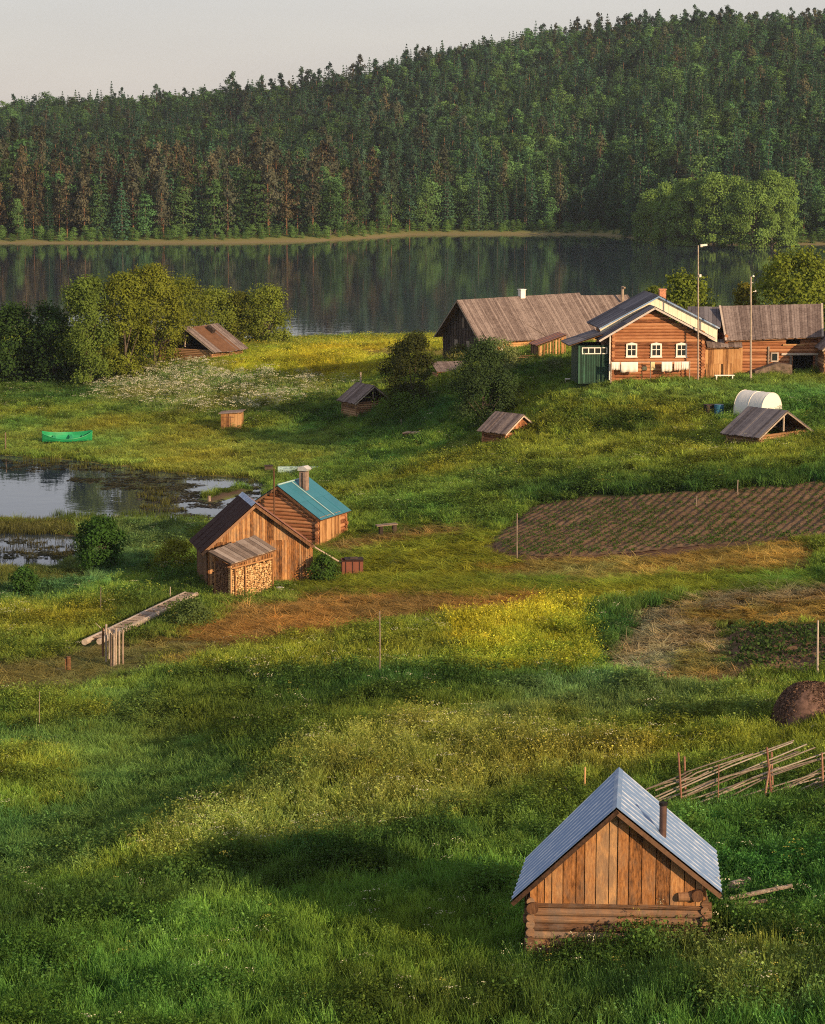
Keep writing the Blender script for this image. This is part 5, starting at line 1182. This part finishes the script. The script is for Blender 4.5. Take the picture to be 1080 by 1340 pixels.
# ================================================================== red log farmhouse
def farmhouse():
    yaw = R(5); o = anchor(860, 499, yaw, 0, 0, 0); fr = Fr(o, yaw); F = fr.on_y
    e = thing('log_house', o, yaw, 'red-brown log farmhouse with three white-framed windows and a white gable panel', 'house')
    xl = F(802, 480).x; xr = F(919, 480).x; Fa = F(857.5, 401.5, -.7); Fl = F(784, 445, -.7); Fq = F(937, 443, -.7); yp = 1.5
    mb = MB(); r = .13; z = -.7; ap = F(857.5, 407, 0)
    hl = F(802, 441).z
    tz = lambda x: Fa.z - .12 + ((Fl.z - Fa.z) * (Fa.x - x) / (Fa.x - Fl.x) if x < Fa.x else (Fq.z - Fa.z) * (x - Fa.x) / (Fq.x - Fa.x))
    while z < Fa.z - .35:
        a, b_ = xl - .22 * random.uniform(.8, 1.1), xr + .22 * random.uniform(.8, 1.1)
        if z + 2 * r > tz(xl): # follow the gable
            zz = z + 2 * r + .02; a = Fa.x - (Fa.z - .12 - zz) / (Fa.z - Fl.z) * (Fa.x - Fl.x); b_ = Fa.x + (Fa.z - .12 - zz) / (Fa.z - Fq.z) * (Fq.x - Fa.x)
        if b_ > a + .2: mb.tube((a, 0, z + r), (b_, 0, z + r), r * random.uniform(.94, 1.05), None, 10)
        if z + 2 * r < tz(xl):
            for xx in (xl, xr): mb.tube((xx, -.22, z + 2 * r), (xx, 7, z + 2 * r), r, None, 10)
        z += 2 * r * .93
    mb.build('log_wall', W_RED, e)
    bk = MB(); bk.prism([(xl, .1, -.5), (xr, .1, -.5), (xr, .1, tz(xr) - .1), (Fa.x, .1, tz(Fa.x) - .2), (xl, .1, tz(xl) - .1)], (0, .05, 0)); bk.build('dark_backing', W_DARK, e)
    up = lambda p, y: Vector((p.x, y, p.z))
    slope(Fa, up(Fa, yp), up(Fl, yp), Fl, 'sheet', W_SLATE, e, 'lower_roof_slope'); slope(Fa, up(Fa, yp), up(Fq, yp), Fq, 'sheet', W_SLATE, e, 'lower_roof_slope')
    d = Vector((0, 0, -.02)); fascia(e, [(Fl + d, Fa + d), (Fa + d, Fq + d)], plain('grey_white_board', (.45,.42,.40), .7), .14)
    # white board panel between the lower and the main roof
    Pa = F(862, 388, yp); Pl = F(786, 429, yp); Pq = F(939.5, 428, yp); cut = .0
    mb = MB(); n_ = 26
    topz = lambda x: Pa.z + ((Pl.z - Pa.z) * (Pa.x - x) / (Pa.x - Pl.x) if x < Pa.x else (Pq.z - Pa.z) * (x - Pa.x) / (Pq.x - Pa.x))
    lowz = lambda x: Fa.z + ((Fl.z - Fa.z) * (Fa.x - x) / (Fa.x - Fl.x) if x < Fa.x else (Fq.z - Fa.z) * (x - Fa.x) / (Fq.x - Fa.x)) - .15
    for i in range(n_):
        x0 = Pl.x + (Pq.x - Pl.x) * i / n_; x1 = Pl.x + (Pq.x - Pl.x) * (i + 1) / n_ - .01
        mid = [(Pa.x, yp + .03, Pa.z)] if x0 < Pa.x < x1 else []
        mb.prism([(x0, yp + .03, lowz(x0)), (x1, yp + .03, lowz(x1)), (x1, yp + .03, topz(x1))] + mid + [(x0, yp + .03, topz(x0))], (0, .04, 0))
    mb.build('gable_panel', plain('cream_board_paint', (.70,.66,.52), .6, var=.1, scale=2), e)
    A = Vector((Pa.x, yp - .15, Pa.z + .08)); l_ = Vector((Pl.x - .15, yp - .15, Pl.z)); q_ = Vector((Pq.x + .15, yp - .15, Pq.z)); yb = 7.2
    slope(A, up(A, yb), up(l_, yb), l_, 'sheet', W_SLATE, e, 'main_roof_slope'); slope(A, up(A, yb), up(q_, yb), q_, 'sheet', W_ROOF, e, 'main_roof_slope')
    fascia(e, [(l_ + d, A + d), (A + d, q_ + d)], M_BLUE, .12)
    # windows
    for cxp in (826.8, 859, 892):
        c = F(cxp, 458.3, -.14); w_ = .82; h_ = .98; f = MB()
        f.box((c.x - w_/2 + .05, -.16, c.z), (.11, .07, h_)); f.box((c.x + w_/2 - .05, -.16, c.z), (.11, .07, h_)); f.box((c.x, -.16, c.z + h_/2 - .05), (w_ - .22, .07, .11)); f.box((c.x, -.165, c.z - h_/2 + .05), (w_ - .22, .07, .11))
        f.prism([(c.x - w_/2 - .04, -.20, c.z + h_/2), (c.x + w_/2 + .04, -.20, c.z + h_/2), (c.x, -.20, c.z + h_/2 + .1)], (0, .06, 0)); f.box((c.x, -.18, c.z - h_/2 - .03), (w_ + .1, .1, .05))
        wn = f.build('window', M_WHITE, e); g_ = MB(); g_.box((c.x, -.13, c.z), (w_ - .22, .02, h_ - .22)); g_.build('pane', M_GLASS, wn)
        g_ = MB(); g_.box((c.x, -.155, c.z), (.05, .03, h_ - .22)); g_.box((c.x, -.157, c.z + .05), (w_ - .22, .03, .05)); g_.build('glazing_bar', M_WHITE, wn)
    for cxp in (855, 844):
        c = F(cxp, 480, -.14); mb = MB(); mb.box((c.x, -.14, c.z - .1), (.35, .04, .25)); mb.build('cellar_vent', M_CLOTHB, e)
    # downpipe and corner board
    a = F(798.5, 440, -.3); b_ = F(798.5, 497, -.3); mb = MB(); mb.tube((a.x, -.3, a.z), (a.x, -.3, b_.z), .05, None, 8); mb.build('downpipe', M_WHITE, e)
    # green porch
    pl = F(757, 480, .4).x; pr = F(796, 480, .4).x; ht_ = F(780, 452, .4).z; zb = F(780, 502, .4).z; y1 = 3.6; mb = MB()
    mb.box(((pl + pr)/2, .4, (ht_ + zb)/2), (pr - pl, .06, ht_ - zb)); mb.box((pl, (y1 + .4)/2 + .03, (ht_ + zb)/2), (.06, y1 - .46, ht_ - zb)); mb.box(((pl + pr)/2, y1, (ht_ + zb)/2), (pr - pl, .06, ht_ - zb)); po = mb.build('porch', M_GREENP, e)
    mb = MB()
    for k in range(12): x = pl + .1 + (pr - pl - .2) * k / 11; mb.box((x, .355, (ht_ + zb)/2 - .25), (.035, .02, ht_ - zb - .7))
    mb.box((pl + .04, .34, (ht_ + zb)/2), (.10, .06, ht_ - zb)); mb.box((pl + .42, .34, (ht_ + zb)/2 - .2), (.08, .05, ht_ - zb - .5)); mb.build('porch_trim', M_GREENL, po)
    w0 = F(762, 459, .32); w1 = F(795, 459, .32); wz = w0.z; mb = MB(); mb.box(((w0.x + w1.x)/2, .345, wz + .22), (w1.x - w0.x, .05, .07)); mb.box(((w0.x + w1.x)/2, .345, wz - .22), (w1.x - w0.x, .05, .07))
    for k in range(5): mb.box((w0.x + .03 + (w1.x - w0.x - .06) * k / 4, .342, wz), (.08, .05, .37))
    pw = mb.build('porch_window', M_WHITE, po); mb = MB(); mb.box(((w0.x + w1.x)/2, .365, wz), (w1.x - w0.x - .1, .02, .37)); mb.build('pane', M_GLASS, pw)
    a = F(745, 452, .0); c = F(790, 437, .0); slope((c.x, .0, c.z), (c.x, 4.2, c.z), (a.x, 4.2, a.z), (a.x, .0, a.z), 'sheet', W_SLATE, e, 'porch_roof')
    # brick chimney behind the ridge
    c = F(867, 384, 4.5); mb = MB(); mb.box((c.x, 4.5, c.z - .5), (.5, .5, 1.6)); ch = mb.build('chimney', M_BRICK, e); mb = MB(); mb.box((c.x, 4.5, c.z + .33), (.58, .58, .08)); mb.build('chimney_cap', M_BRICK, ch)
    block(fr, (xl + xr)/2, 3.5, (xr - xl)/2, 3.5); block(fr, (pl + pr)/2, 2, (pr - pl)/2, 1.7)
    print('house', fr.px(xl, 0, 0), fr.px(xr, 0, 0), xr - xl, 'apexmain', fr.px(*A), fr.px(*up(A, yb)), A.z)
    # washing line and washing
    ly = -.75; a = F(800, 474, ly); b_ = F(903, 473.5, ly); W2 = lambda p: (fr.o + rz(yaw, p.x, p.y)) + Vector((0, 0, p.z))
    cl = thing('clothesline', W2(Vector((a.x, ly, F(800, 498, ly).z))), yaw, 'washing line on thin posts along the front of the red log house', 'clothesline'); z0 = F(800, 498, ly).z
    mb = MB(); L_ = b_.x - a.x; mb.tube((0, 0, a.z - z0), (L_, 0, a.z - z0), .012, None, 5); mb.build('line', M_WHITE, cl)
    for t in (0, .5, 1): mb = MB(); mb.tube((L_ * t, 0, -.2), (L_ * t, 0, a.z - z0 + .05), .035, None, 7); mb.build('post', W_SILVER, cl)
    for k, (p0, p1, pb, mt, lb) in enumerate(((801, 811, 484, M_CLOTH, 'small white cloth at the left end of the washing line'), (812.5, 835, 487, M_CLOTH, 'wide white sheet second from the left on the washing line'), (852, 857, 482, M_CLOTHB, 'narrow beige cloth alone under the middle window'),
                        (866, 880, 486, M_CLOTH, 'white sheet hanging between the middle and the right window'), (882.5, 892, 484.5, M_CLOTHP, 'pale pink cloth right of the white sheet on the washing line'), (892.5, 901.5, 483.5, M_CLOTH, 'white cloth at the right end of the washing line'))):
        x0 = F(p0, 478, ly).x; x1 = F(p1, 478, ly).x; zb_ = F(p0, pb, ly).z; n_ = 14; vs = []
        for i in range(n_ + 1):
            x = (x1 - x0) * i / n_
            for j in range(4): vs.append((x, math.sin(i * 1.3 + k) * .035 * j / 3 - .01, (zb_ - a.z) * j / 3 * (1 + .03 * math.sin(i * .8))))
        fs = [(i*4+j, (i+1)*4+j, (i+1)*4+j+1, i*4+j+1) for i in range(n_) for j in range(3)]; mb = MB(); mb.add(vs, fs, .5); q = mb.build('hanging_cloth', mt, smooth=True); q.location = W2(Vector((x0, ly, a.z))); q.rotation_euler.z = yaw
        q.modifiers.new('thickness', 'SOLIDIFY').thickness = .008; tag(q, lb, 'laundry')
    return fr
HF = farmhouse()
# poles in the yard
def pole(px, yb, yt, r, mat, name, label, cat, lamp=False):
    g = G(px, yb); t = at_y(px, yt, g.y); e = thing(name, g, 0, label, cat); mb = MB(); mb.tube((0, 0, -.3), (t.x - g.x, 0, t.z - g.z), r, r * .7, 10); mb.build('pole_shaft', mat, e); h = t.z - g.z
    if lamp:
        mb = MB(); mb.box((.22, 0, h + .02), (.5, .22, .14), ry=-.1); mb.box((.05, 0, h - .06), (.16, .12, .12)); mb.build('lamp_head', M_WHITE, e); mb = MB(); mb.box((0, -.08, h * .78), (.14, .1, .2)); mb.build('insulator', M_WHITE, e)
    else:
        mb = MB(); mb.tube((0, 0, h), (0, 0, h + .12), .09, .05, 8); mb.build('pole_cap', M_WHITE, e)
        for z, x in ((h - .45, -.18), (h - 1.1, .2)): mb = MB(); mb.tube((0, 0, z), (x, 0, z), .02, None, 5); mb.tube((x, 0, z - .02), (x, 0, z + .12), .045, .03, 7); mb.build('insulator', M_WHITE, e)
    return e
pole(914, 500, 321, .065, W_SILVER, 'street_lamp', 'tall grey lamp pole with a white head in front of the red log house', 'lamp post', True)
pole(983, 500, 362, .09, W_SILVER, 'utility_pole', 'bare wooden utility pole with insulators in front of the cow barn', 'pole')
g = G(948, 499); e = thing('white_bench', g, R(4), 'low pale bench by the board fence right of the red log house', 'bench'); mb = MB(); mb.box((0, 0, .45), (1.5, .35, .06)); mb.build('seat', M_WHITE, e)
for x in (-.6, .6): mb = MB(); mb.box((x, 0, .2), (.08, .3, .46)); mb.build('leg', M_WHITE, e)
for px, lb in ((743, 'tiny white-topped stool on the grass left of the green porch'), (779, 'tiny white stool just in front of the green porch')):
    g = G(px, 503); e = thing('garden_stool', g, 0, lb, 'stool'); mb = MB(); mb.box((0, 0, .42), (.4, .35, .05)); mb.build('seat', M_WHITE, e)
    for x in (-.16, .16): mb = MB(); mb.box((x, 0, .18), (.05, .28, .44)); mb.build('leg', W_GREY, e)

# ================================================================== long gabled barn left of the house
def long_barn():
    yaw = R(-60); w = 7.2; hw = 1.9; o = anchor(636, 470, yaw, w/2, 0, 0); fr = Fr(o, yaw); L = 12.5; hw = fr.on_y(634, 441, 0).z; Fa = fr.on_y(608, 394, -.9); 
    e = thing('long_barn', o, yaw, 'long old log barn with a dark gable and mottled brown plank roof behind the lilac', 'barn')
    ha = Fa.z; t = (ha - hw) / (w/2); es = .5; ez = hw - es * t; A = Vector((0, -.9, ha)); B = Vector((0, L, ha + .25))
    log_walls(e, w, L, hw, W_GOLD, .12, .2, z0=-1.2)
    slope(A, B, (w/2 + es, L, ez + .1), (w/2 + es, -.9, ez), 'plank', W_ROOF, e, bw=.2); slope(A, B, (-w/2 - es, L, ez + .1), (-w/2 - es, -.9, ez), 'plank', W_ROOF, e, bw=.2)
    gable_boards(e, w + .4, hw - .2, hw, ha - .1, -.1, W_DARK, .2); boards_wall(e, (-w/2, -.16, 0), (w/2, -.16, 0), -1, hw - .2, W_DARK, name='end_wall')
    fascia(e, [((-w/2 - es, -.9, ez - .02), (0, -.9, ha - .02)), ((0, -.9, ha - .02), (w/2 + es, -.9, ez - .02))], W_SILVER, .10)
    mb = MB(); mb.box((-1.2, -.22, .7), (.55, .05, 1.5)); mb.box((.9, -.22, .7), (.55, .05, 1.5)); mb.build('door_board', W_GREY, e)
    mb = MB(); mb.box((0, -.2, hw + 1.1), (.4, .06, .9)); mb.build('gable_hatch', W_GREY, e)
    c = fr.on_x(683, 388, 0); mb = MB(); mb.box((0, c.y, ha + .25), (.5, .5, 1.0)); ch = mb.build('chimney', M_WHITE, e); mb = MB(); mb.box((0, c.y, ha + .78), (.6, .6, .08)); mb.build('chimney_cap', M_WHITE, ch)
    sc_ = fr.on_x(706, 430, w/2); mb = MB(); dn = Vector((w/2, 0, hw - ha)).normalized(); a = Vector((w*.2, sc_.y - 2.0, ha + (hw - ha) * .4 + .07)); b_ = Vector((w/2 + .4, sc_.y + .6, hw - .2)); mb.tube(a, b_, .035, None, 5); mb.build('roof_seam', W_DARK, e)
    # pale verandah frame on the near side
    for px in (644, 650, 657): c = fr.on_x(px, 455, w/2 + .3); mb = MB(); mb.box((w/2 + .3, c.y, (hw - .8) / 2), (.1, .1, hw)); mb.build('verandah_post', M_WHITE, e)
    # rear extension with a slightly lower ridge
    L2 = L + 5.5; A2 = Vector((0, L, ha - .0)); B2 = Vector((0, L2, ha - .1)); slope(A2, B2, (w/2 + es, L2, ez - .2), (w/2 + es, L + .02, ez - .15), 'plank', W_ROOF, e, 'extension_roof', bw=.2); slope(A2, B2, (-w/2 - es, L2, ez - .2), (-w/2 - es, L + .02, ez - .15), 'plank', W_ROOF, e, 'extension_roof', bw=.2)
    log_walls(e, w - .3, 5.2, hw - .25, W_GOLD, .12, .1, z0=-1.5, name='extension_wall', y0=L + .15)
    fx = fr.on_x(822, 378, 0); mb = MB(); mb.tube((1, L + 4.2, ha - .6), (1, L + 4.2, ha + .8), .14, None, 10); mb.box((1.2, L + 4.2, ha + .7), (.3, .2, .15)); mb.build('metal_flue', W_GREY, e)
    block(fr, 0, L/2, w/2, L/2 + .2); block(fr, 0, L + 3, w/2, 3)
    print('long', 'apexF', fr.px(*A), 'B', fr.px(*B), 'eaveF', fr.px(w/2 + es, -.9, ez), 'eaveB', fr.px(w/2 + es, L, ez), 'far', fr.px(-w/2 - es, -.9, ez), 'B2', fr.px(*B2), fr.px(w/2 + es, L2, ez))
    # low lean-to entry with picket side in front of the barn
    yaw2 = R(14); o2 = anchor(705, 475, yaw2, 0, 0); f2 = Fr(o2, yaw2); e = thing('entry_shed', o2, yaw2, 'low rusty-roofed entry shed with a pale picket side against the long barn', 'shed'); h = f2.on_y(705, 452).z; w_ = f2.on_y(740, 460).x
    slope((w_ + .1, -.2, h + .9), (w_ + .1, 2.4, h + .9), (-.2, 2.4, h), (-.2, -.2, h), 'plank', M_RUSTY, e, 'roof', bw=.3)
    boards_wall(e, (0, 0, 0), (w_, 0, 0), -.6, lambda q: h - .1 + .85 * q / w_, W_GOLD, .3, gap=.06); boards_wall(e, (0, 2.2, 0), (0, 0, 0), -.6, h - .1, W_BROWN, name='side_wall')
    o3 = anchor(690, 478, yaw2, 0, 0); q = thing('board_pile', o3, yaw2, 'low pile of brown boards left of the rusty-roofed entry shed', 'boards'); mb = MB()
    for k in range(14): mb.box((random.uniform(-.2, .2), random.uniform(-.5, .5), .05 + .06 * k), (2.2, .3, .04), rz=random.uniform(-.12, .12))
    mb.build('boards', W_BROWN, q)
long_barn()

# ================================================================== cow barn on the right and its neighbours
def cow_barn():
    yaw = R(2); o = anchor(968, 492, yaw, 0, 0); fr = Fr(o, yaw); F = fr.on_y; e = thing('cow_barn', o, yaw, 'red log cow barn with a broad mottled plank roof and a dark open doorway', 'barn')
    xl = F(950, 470).x; xr = F(1071, 470).x; ez = F(1000, 444).z + .1; dp = 6.0; hy = dp / 2; A = F(942, 401, hy); B = F(1076.5, 398, hy); Cq = F(1077.5, 441, -.45); D = F(950, 446, -.45)
    hw = min(D.z, Cq.z) + .25; d0 = F(1036, 470).x; d1 = F(1067, 470).x; dz = F(1050, 464).z; u0 = F(1027, 446).x; u1 = F(1050, 446).x; uz0 = F(1040, 450).z; uz1 = F(1040, 444).z
    mb = MB(); r = .13; z = -.6
    while z < hw - .1:
        segs_ = [(xl, xr)]
        if z + r < dz: segs_ = [(xl, d0), (d1, xr)]
        elif uz0 < z + r < uz1: segs_ = [(xl, u0), (u1, xr)]
        for a, b_ in segs_: mb.tube((a - .15, 0, z + r), (b_ + .1, 0, z + r), r * random.uniform(.94, 1.05), None, 10)
        mb.tube((xl, dp, z + r), (xr, dp, z + r), r, None, 8)
        for xx in (xl, xr): mb.tube((xx, -.2, z + 2*r), (xx, dp + .2, z + 2*r), r, None, 10)
        z += 2 * r * .93
    mb.build('log_wall', W_RED, e)
    mb = MB(); mb.box(((d0 + d1)/2, 1.2, dz/2 - .3), (d1 - d0 + .4, .06, dz + .8)); mb.box(((u0 + u1)/2, .8, (uz0 + uz1)/2), (u1 - u0 + .4, .06, .8)); mb.build('dark_interior', M_BLACK, e)  # black panels put in for the shade behind the openings
    mb = MB(); mb.box(((d0 + d1)/2 - .3, -.18, dz + .06), (d1 - d0 + 1.0, .1, .16)); mb.box((d0 - .08, -.16, dz/2 - .2), (.16, .1, dz + .3)); mb.box((d1 + .08, -.16, dz/2 - .2), (.16, .1, dz + .3)); mb.build('door_frame', W_SILVER, e)
    mb = MB(); mb.box(((u0 + u1)/2, -.16, uz0 - .05), (u1 - u0 + .3, .08, .12)); mb.build('hatch_sill', W_GOLD, e)
    c = F(1013.5, 467); mb = MB(); w_ = .5; h_ = .62
    for sx in (-1, 1): mb.box((c.x + sx * w_/2, -.17, c.z), (.1, .06, h_ + .1))
    mb.box((c.x, -.17, c.z + h_/2), (w_ - .1, .06, .1)); mb.box((c.x, -.17, c.z - h_/2), (w_ - .1, .06, .1)); wn = mb.build('window', W_SILVER, e); mb = MB(); mb.box((c.x, -.15, c.z), (w_ - .1, .02, h_ - .1)); mb.build('pane', M_GLASS, wn)
    c = F(1005.5, 466); mb = MB(); mb.box((c.x, -.17, c.z + .1), (.12, .08, 1.3)); mb.build('wall_post', W_SILVER, e)
    slope(A, B, Cq, D, 'plank', W_ROOF, e, bw=.2); slope(A, B, (Cq.x, dp + .45, Cq.z), (D.x, dp + .45, D.z), 'plank', W_ROOF, e, bw=.2)
    for xx in (xl, xr): mb = MB(); mb.prism([(xx, .0, hw - .1), (xx, dp, hw - .1), (xx, hy, A.z - .25)], (.05, 0, 0)); mb.build('gable_boards', W_DARK, e)
    mb = MB(); mb.prism([A + Vector((-.05, 0, .04)), A + Vector((.1, 0, .04)), D + Vector((.1, 0, .04)), D + Vector((-.05, 0, .04))], (0, 0, .05)); mb.build('verge_board', W_SILVER, e)
    mb = MB(); mb.prism([B + Vector((-.1, 0, .04)), B + Vector((.05, 0, .04)), Cq + Vector((.05, 0, .04)), Cq + Vector((-.1, 0, .04))], (0, 0, .05)); mb.build('verge_board', W_SILVER, e)
    # lower roof over the passage to the left, with its board wall
    a = F(925, 446, 0); b_ = F(972, 443, 0); c1 = F(972, 454, -.6); d_ = F(926, 455, -.6); slope((a.x, .4, a.z), (b_.x, .4, b_.z), c1, d_, 'plank', W_ROOF, e, 'passage_roof', bw=.2)
    boards_wall(e, (F(922, 470).x, -.3, 0), (F(971, 470).x, -.3, 0), -.4, F(940, 454, -.3).z, W_GOLD, .2, name='passage_wall')
    # back wing behind the log house
    Aw = F(900, 401.5, hy + 1); Bw = F(943, 402, hy + 1); Cw = F(944, 428, .8); Dw = F(900, 428, .8); slope(Aw, Bw, Cw, Dw, 'plank', W_SLATE, e, 'wing_roof', bw=.3)
    mb = MB(); mb.box(((Aw.x + Bw.x)/2, hy + 1.5, Cw.z/2), (Bw.x - Aw.x - .3, 3.5, Cw.z + .6)); mb.build('wing_wall', W_BROWN, e)
    block(fr, (xl + xr)/2, dp/2, (xr - xl)/2, dp/2)
    print('cow', fr.px(*A), fr.px(*B), fr.px(xl, 0, 0), fr.px(xr, 0, 0), xr - xl)
    # earth ramp in front
    rp = MB(); a = F(985, 489, -.9); b_ = F(1036, 488, -.9); rp.prism([(a.x, -.3, -.4), (b_.x, -.3, -.4), (b_.x - .1, -.3, F(1030, 476, -.6).z), ((a.x*.4 + b_.x*.6), -.3, F(1030, 474, -.6).z), (a.x + .1, -.3, F(990, 484, -.6).z)], (0, -1.2, 0)); q = rp.build('stone_ramp', plain('mossy_stone', (.13,.10,.08), .95, var=.6, scale=3, bs=1)); q.location = o; q.rotation_euler.z = yaw; tag(q, 'low mossy stone ramp along the cow barn wall beside its dark doorway', 'ramp')
    # neighbour shed cut by the right edge
    o2 = anchor(1110, 492, yaw, 0, 0); cellar('log_shed', o2, R(0), 3.4, 4.5, 2.3, 3.9, 'greyish log shed cut by the right edge beside the cow barn', 'shed', W_ROOF, W_LOG, openf=False, rr=.13)
    # leaning board fence between house and barn
    a = G(925, 497); mb = MB()
    for k in range(12): mb.box((k * .17, 0, .55 + .02 * (k % 3)), (.14, .03, 1.3 + random.uniform(-.1, .1)), ry=random.uniform(-.03, .03))
    e = mb.build('board_fence', W_GOLD); e.location = a; e.rotation_euler.z = .15; tag(e, 'short golden board fence between the log house corner and the cow barn passage', 'fence')
cow_barn()

# ================================================================== ploughed plots
def plot(name, poly, label, rowdir, spacing, plant_p, rows_amp=.11, plants='potato_plants', psize=.13, colr=(.05,.10,.02), npts=9):
    W_ = [G(*p) for p in poly]; xs = [p.x for p in W_]; ys = [p.y for p in W_]; P_ = [(p.x, p.y) for p in W_]; st = .11
    X, Y = np.meshgrid(np.arange(min(xs), max(xs), st), np.arange(min(ys), max(ys), st)); s = sdist(X, Y, P_); c, s_ = math.cos(rowdir), math.sin(rowdir)
    q = (-X * s_ + Y * c) / spacing; Z = ht(X, Y) + .02 + rows_amp * (.5 + .5 * np.cos(2 * np.pi * q)) * sstep(.1, -.5, s) + (fbm(X, Y, .5, 77) - .5) * .10
    ny, nx = X.shape; i = np.arange(nx * ny).reshape(ny, nx); F = np.stack([i[:-1, :-1].ravel(), i[:-1, 1:].ravel(), i[1:, 1:].ravel(), i[1:, :-1].ravel()], 1); ok = (s.ravel()[F] < .05).all(1); F = F[ok]
    u, inv = np.unique(F, return_inverse=True); V = np.stack([X.ravel(), Y.ravel(), Z.ravel()], 1)[u]; F = inv.reshape(-1, 4)
    m, nt, b = newmat(name + '_material'); n1 = noise(nt, 5, 6, (1, 1, 1), .7); n2 = noise(nt, .35, 2); f = math_(nt, 'ADD', math_(nt, 'MULTIPLY', n1, .7), math_(nt, 'MULTIPLY', n2, .3))
    nt.links.new(ramp(nt, f, [(.3, (.06,.037,.022)), (.5, (.115,.078,.048)), (.70, (.21,.145,.09))]), b.inputs['Base Color']); b.inputs['Roughness'].default_value = 1; b.inputs['Specular IOR Level'].default_value = .05; bump(nt, b, n1, .8, .04)
    o = np_mesh(name, V, F, m, smooth=True); tag(o, kind='structure')
    # plants on the ridges
    n_ = int((max(xs) - min(xs)) * (max(ys) - min(ys)) * npts); x = rng.uniform(min(xs), max(xs), n_); y = rng.uniform(min(ys), max(ys), n_)
    k = np.round((-x * s_ + y * c) / spacing); along = x * c + y * s_; perp = k * spacing + rng.normal(0, .05, n_); x = along * c - perp * s_; y = along * s_ + perp * c
    ok = (sdist(x, y, P_) < -.15) & (rng.random(n_) < plant_p(x, y)); x, y = x[ok], y[ok]
    if len(x):
        k = 14; P = np.repeat(np.stack([x, y, ht(x, y) + rows_amp + psize * .5], 1), k, 0) + rng.normal(0, psize, (len(x) * k, 3)) * [1, 1, .6]; V, F = leafquads(P, psize * .9); t = np_mesh(plants, V, F, foliage(plants + '_leaves', 'const', colr, .3, 1.0), rng.random(len(F))); tag(t, kind='stuff')
plot('potato_field', [(642,708),(700,662),(760,652),(900,644),(1080,630),(1250,618),(1250,694),(1080,700),(850,722),(760,728),(700,729),(655,724)], '', R(62), .55, lambda x, y: np.where(fbm(x, y, 4, 12) > .5, .9, .45), npts=11, psize=.085, rows_amp=.08)
plot('vegetable_plot', [(952,826),(1000,822),(1160,815),(1160,878),(1010,884),(962,880)], '', R(8), .75, lambda x, y: np.where(fbm(x, y, 3, 19) > .45, .9, .25), rows_amp=.16, plants='vegetable_leaves', psize=.15, colr=(.045,.085,.025), npts=8)

# ------------------------------------------------------------------ evening haze
hz = bpy.data.materials.new('haze_material'); hz.use_nodes = True; nt = hz.node_tree; nt.nodes.clear()
pv = nt.nodes.new('ShaderNodeVolumePrincipled'); pv.inputs['Color'].default_value = (.72, .84, 1.0, 1); pv.inputs['Density'].default_value = .00007; pv.inputs['Anisotropy'].default_value = .2
ho = nt.nodes.new('ShaderNodeOutputMaterial'); nt.links.new(pv.outputs[0], ho.inputs['Volume'])
mb = MB(); mb.box((0, 650, 70), (7000, 5000, 160)); tag(mb.build('haze', hz), kind='stuff')
make_meadow()
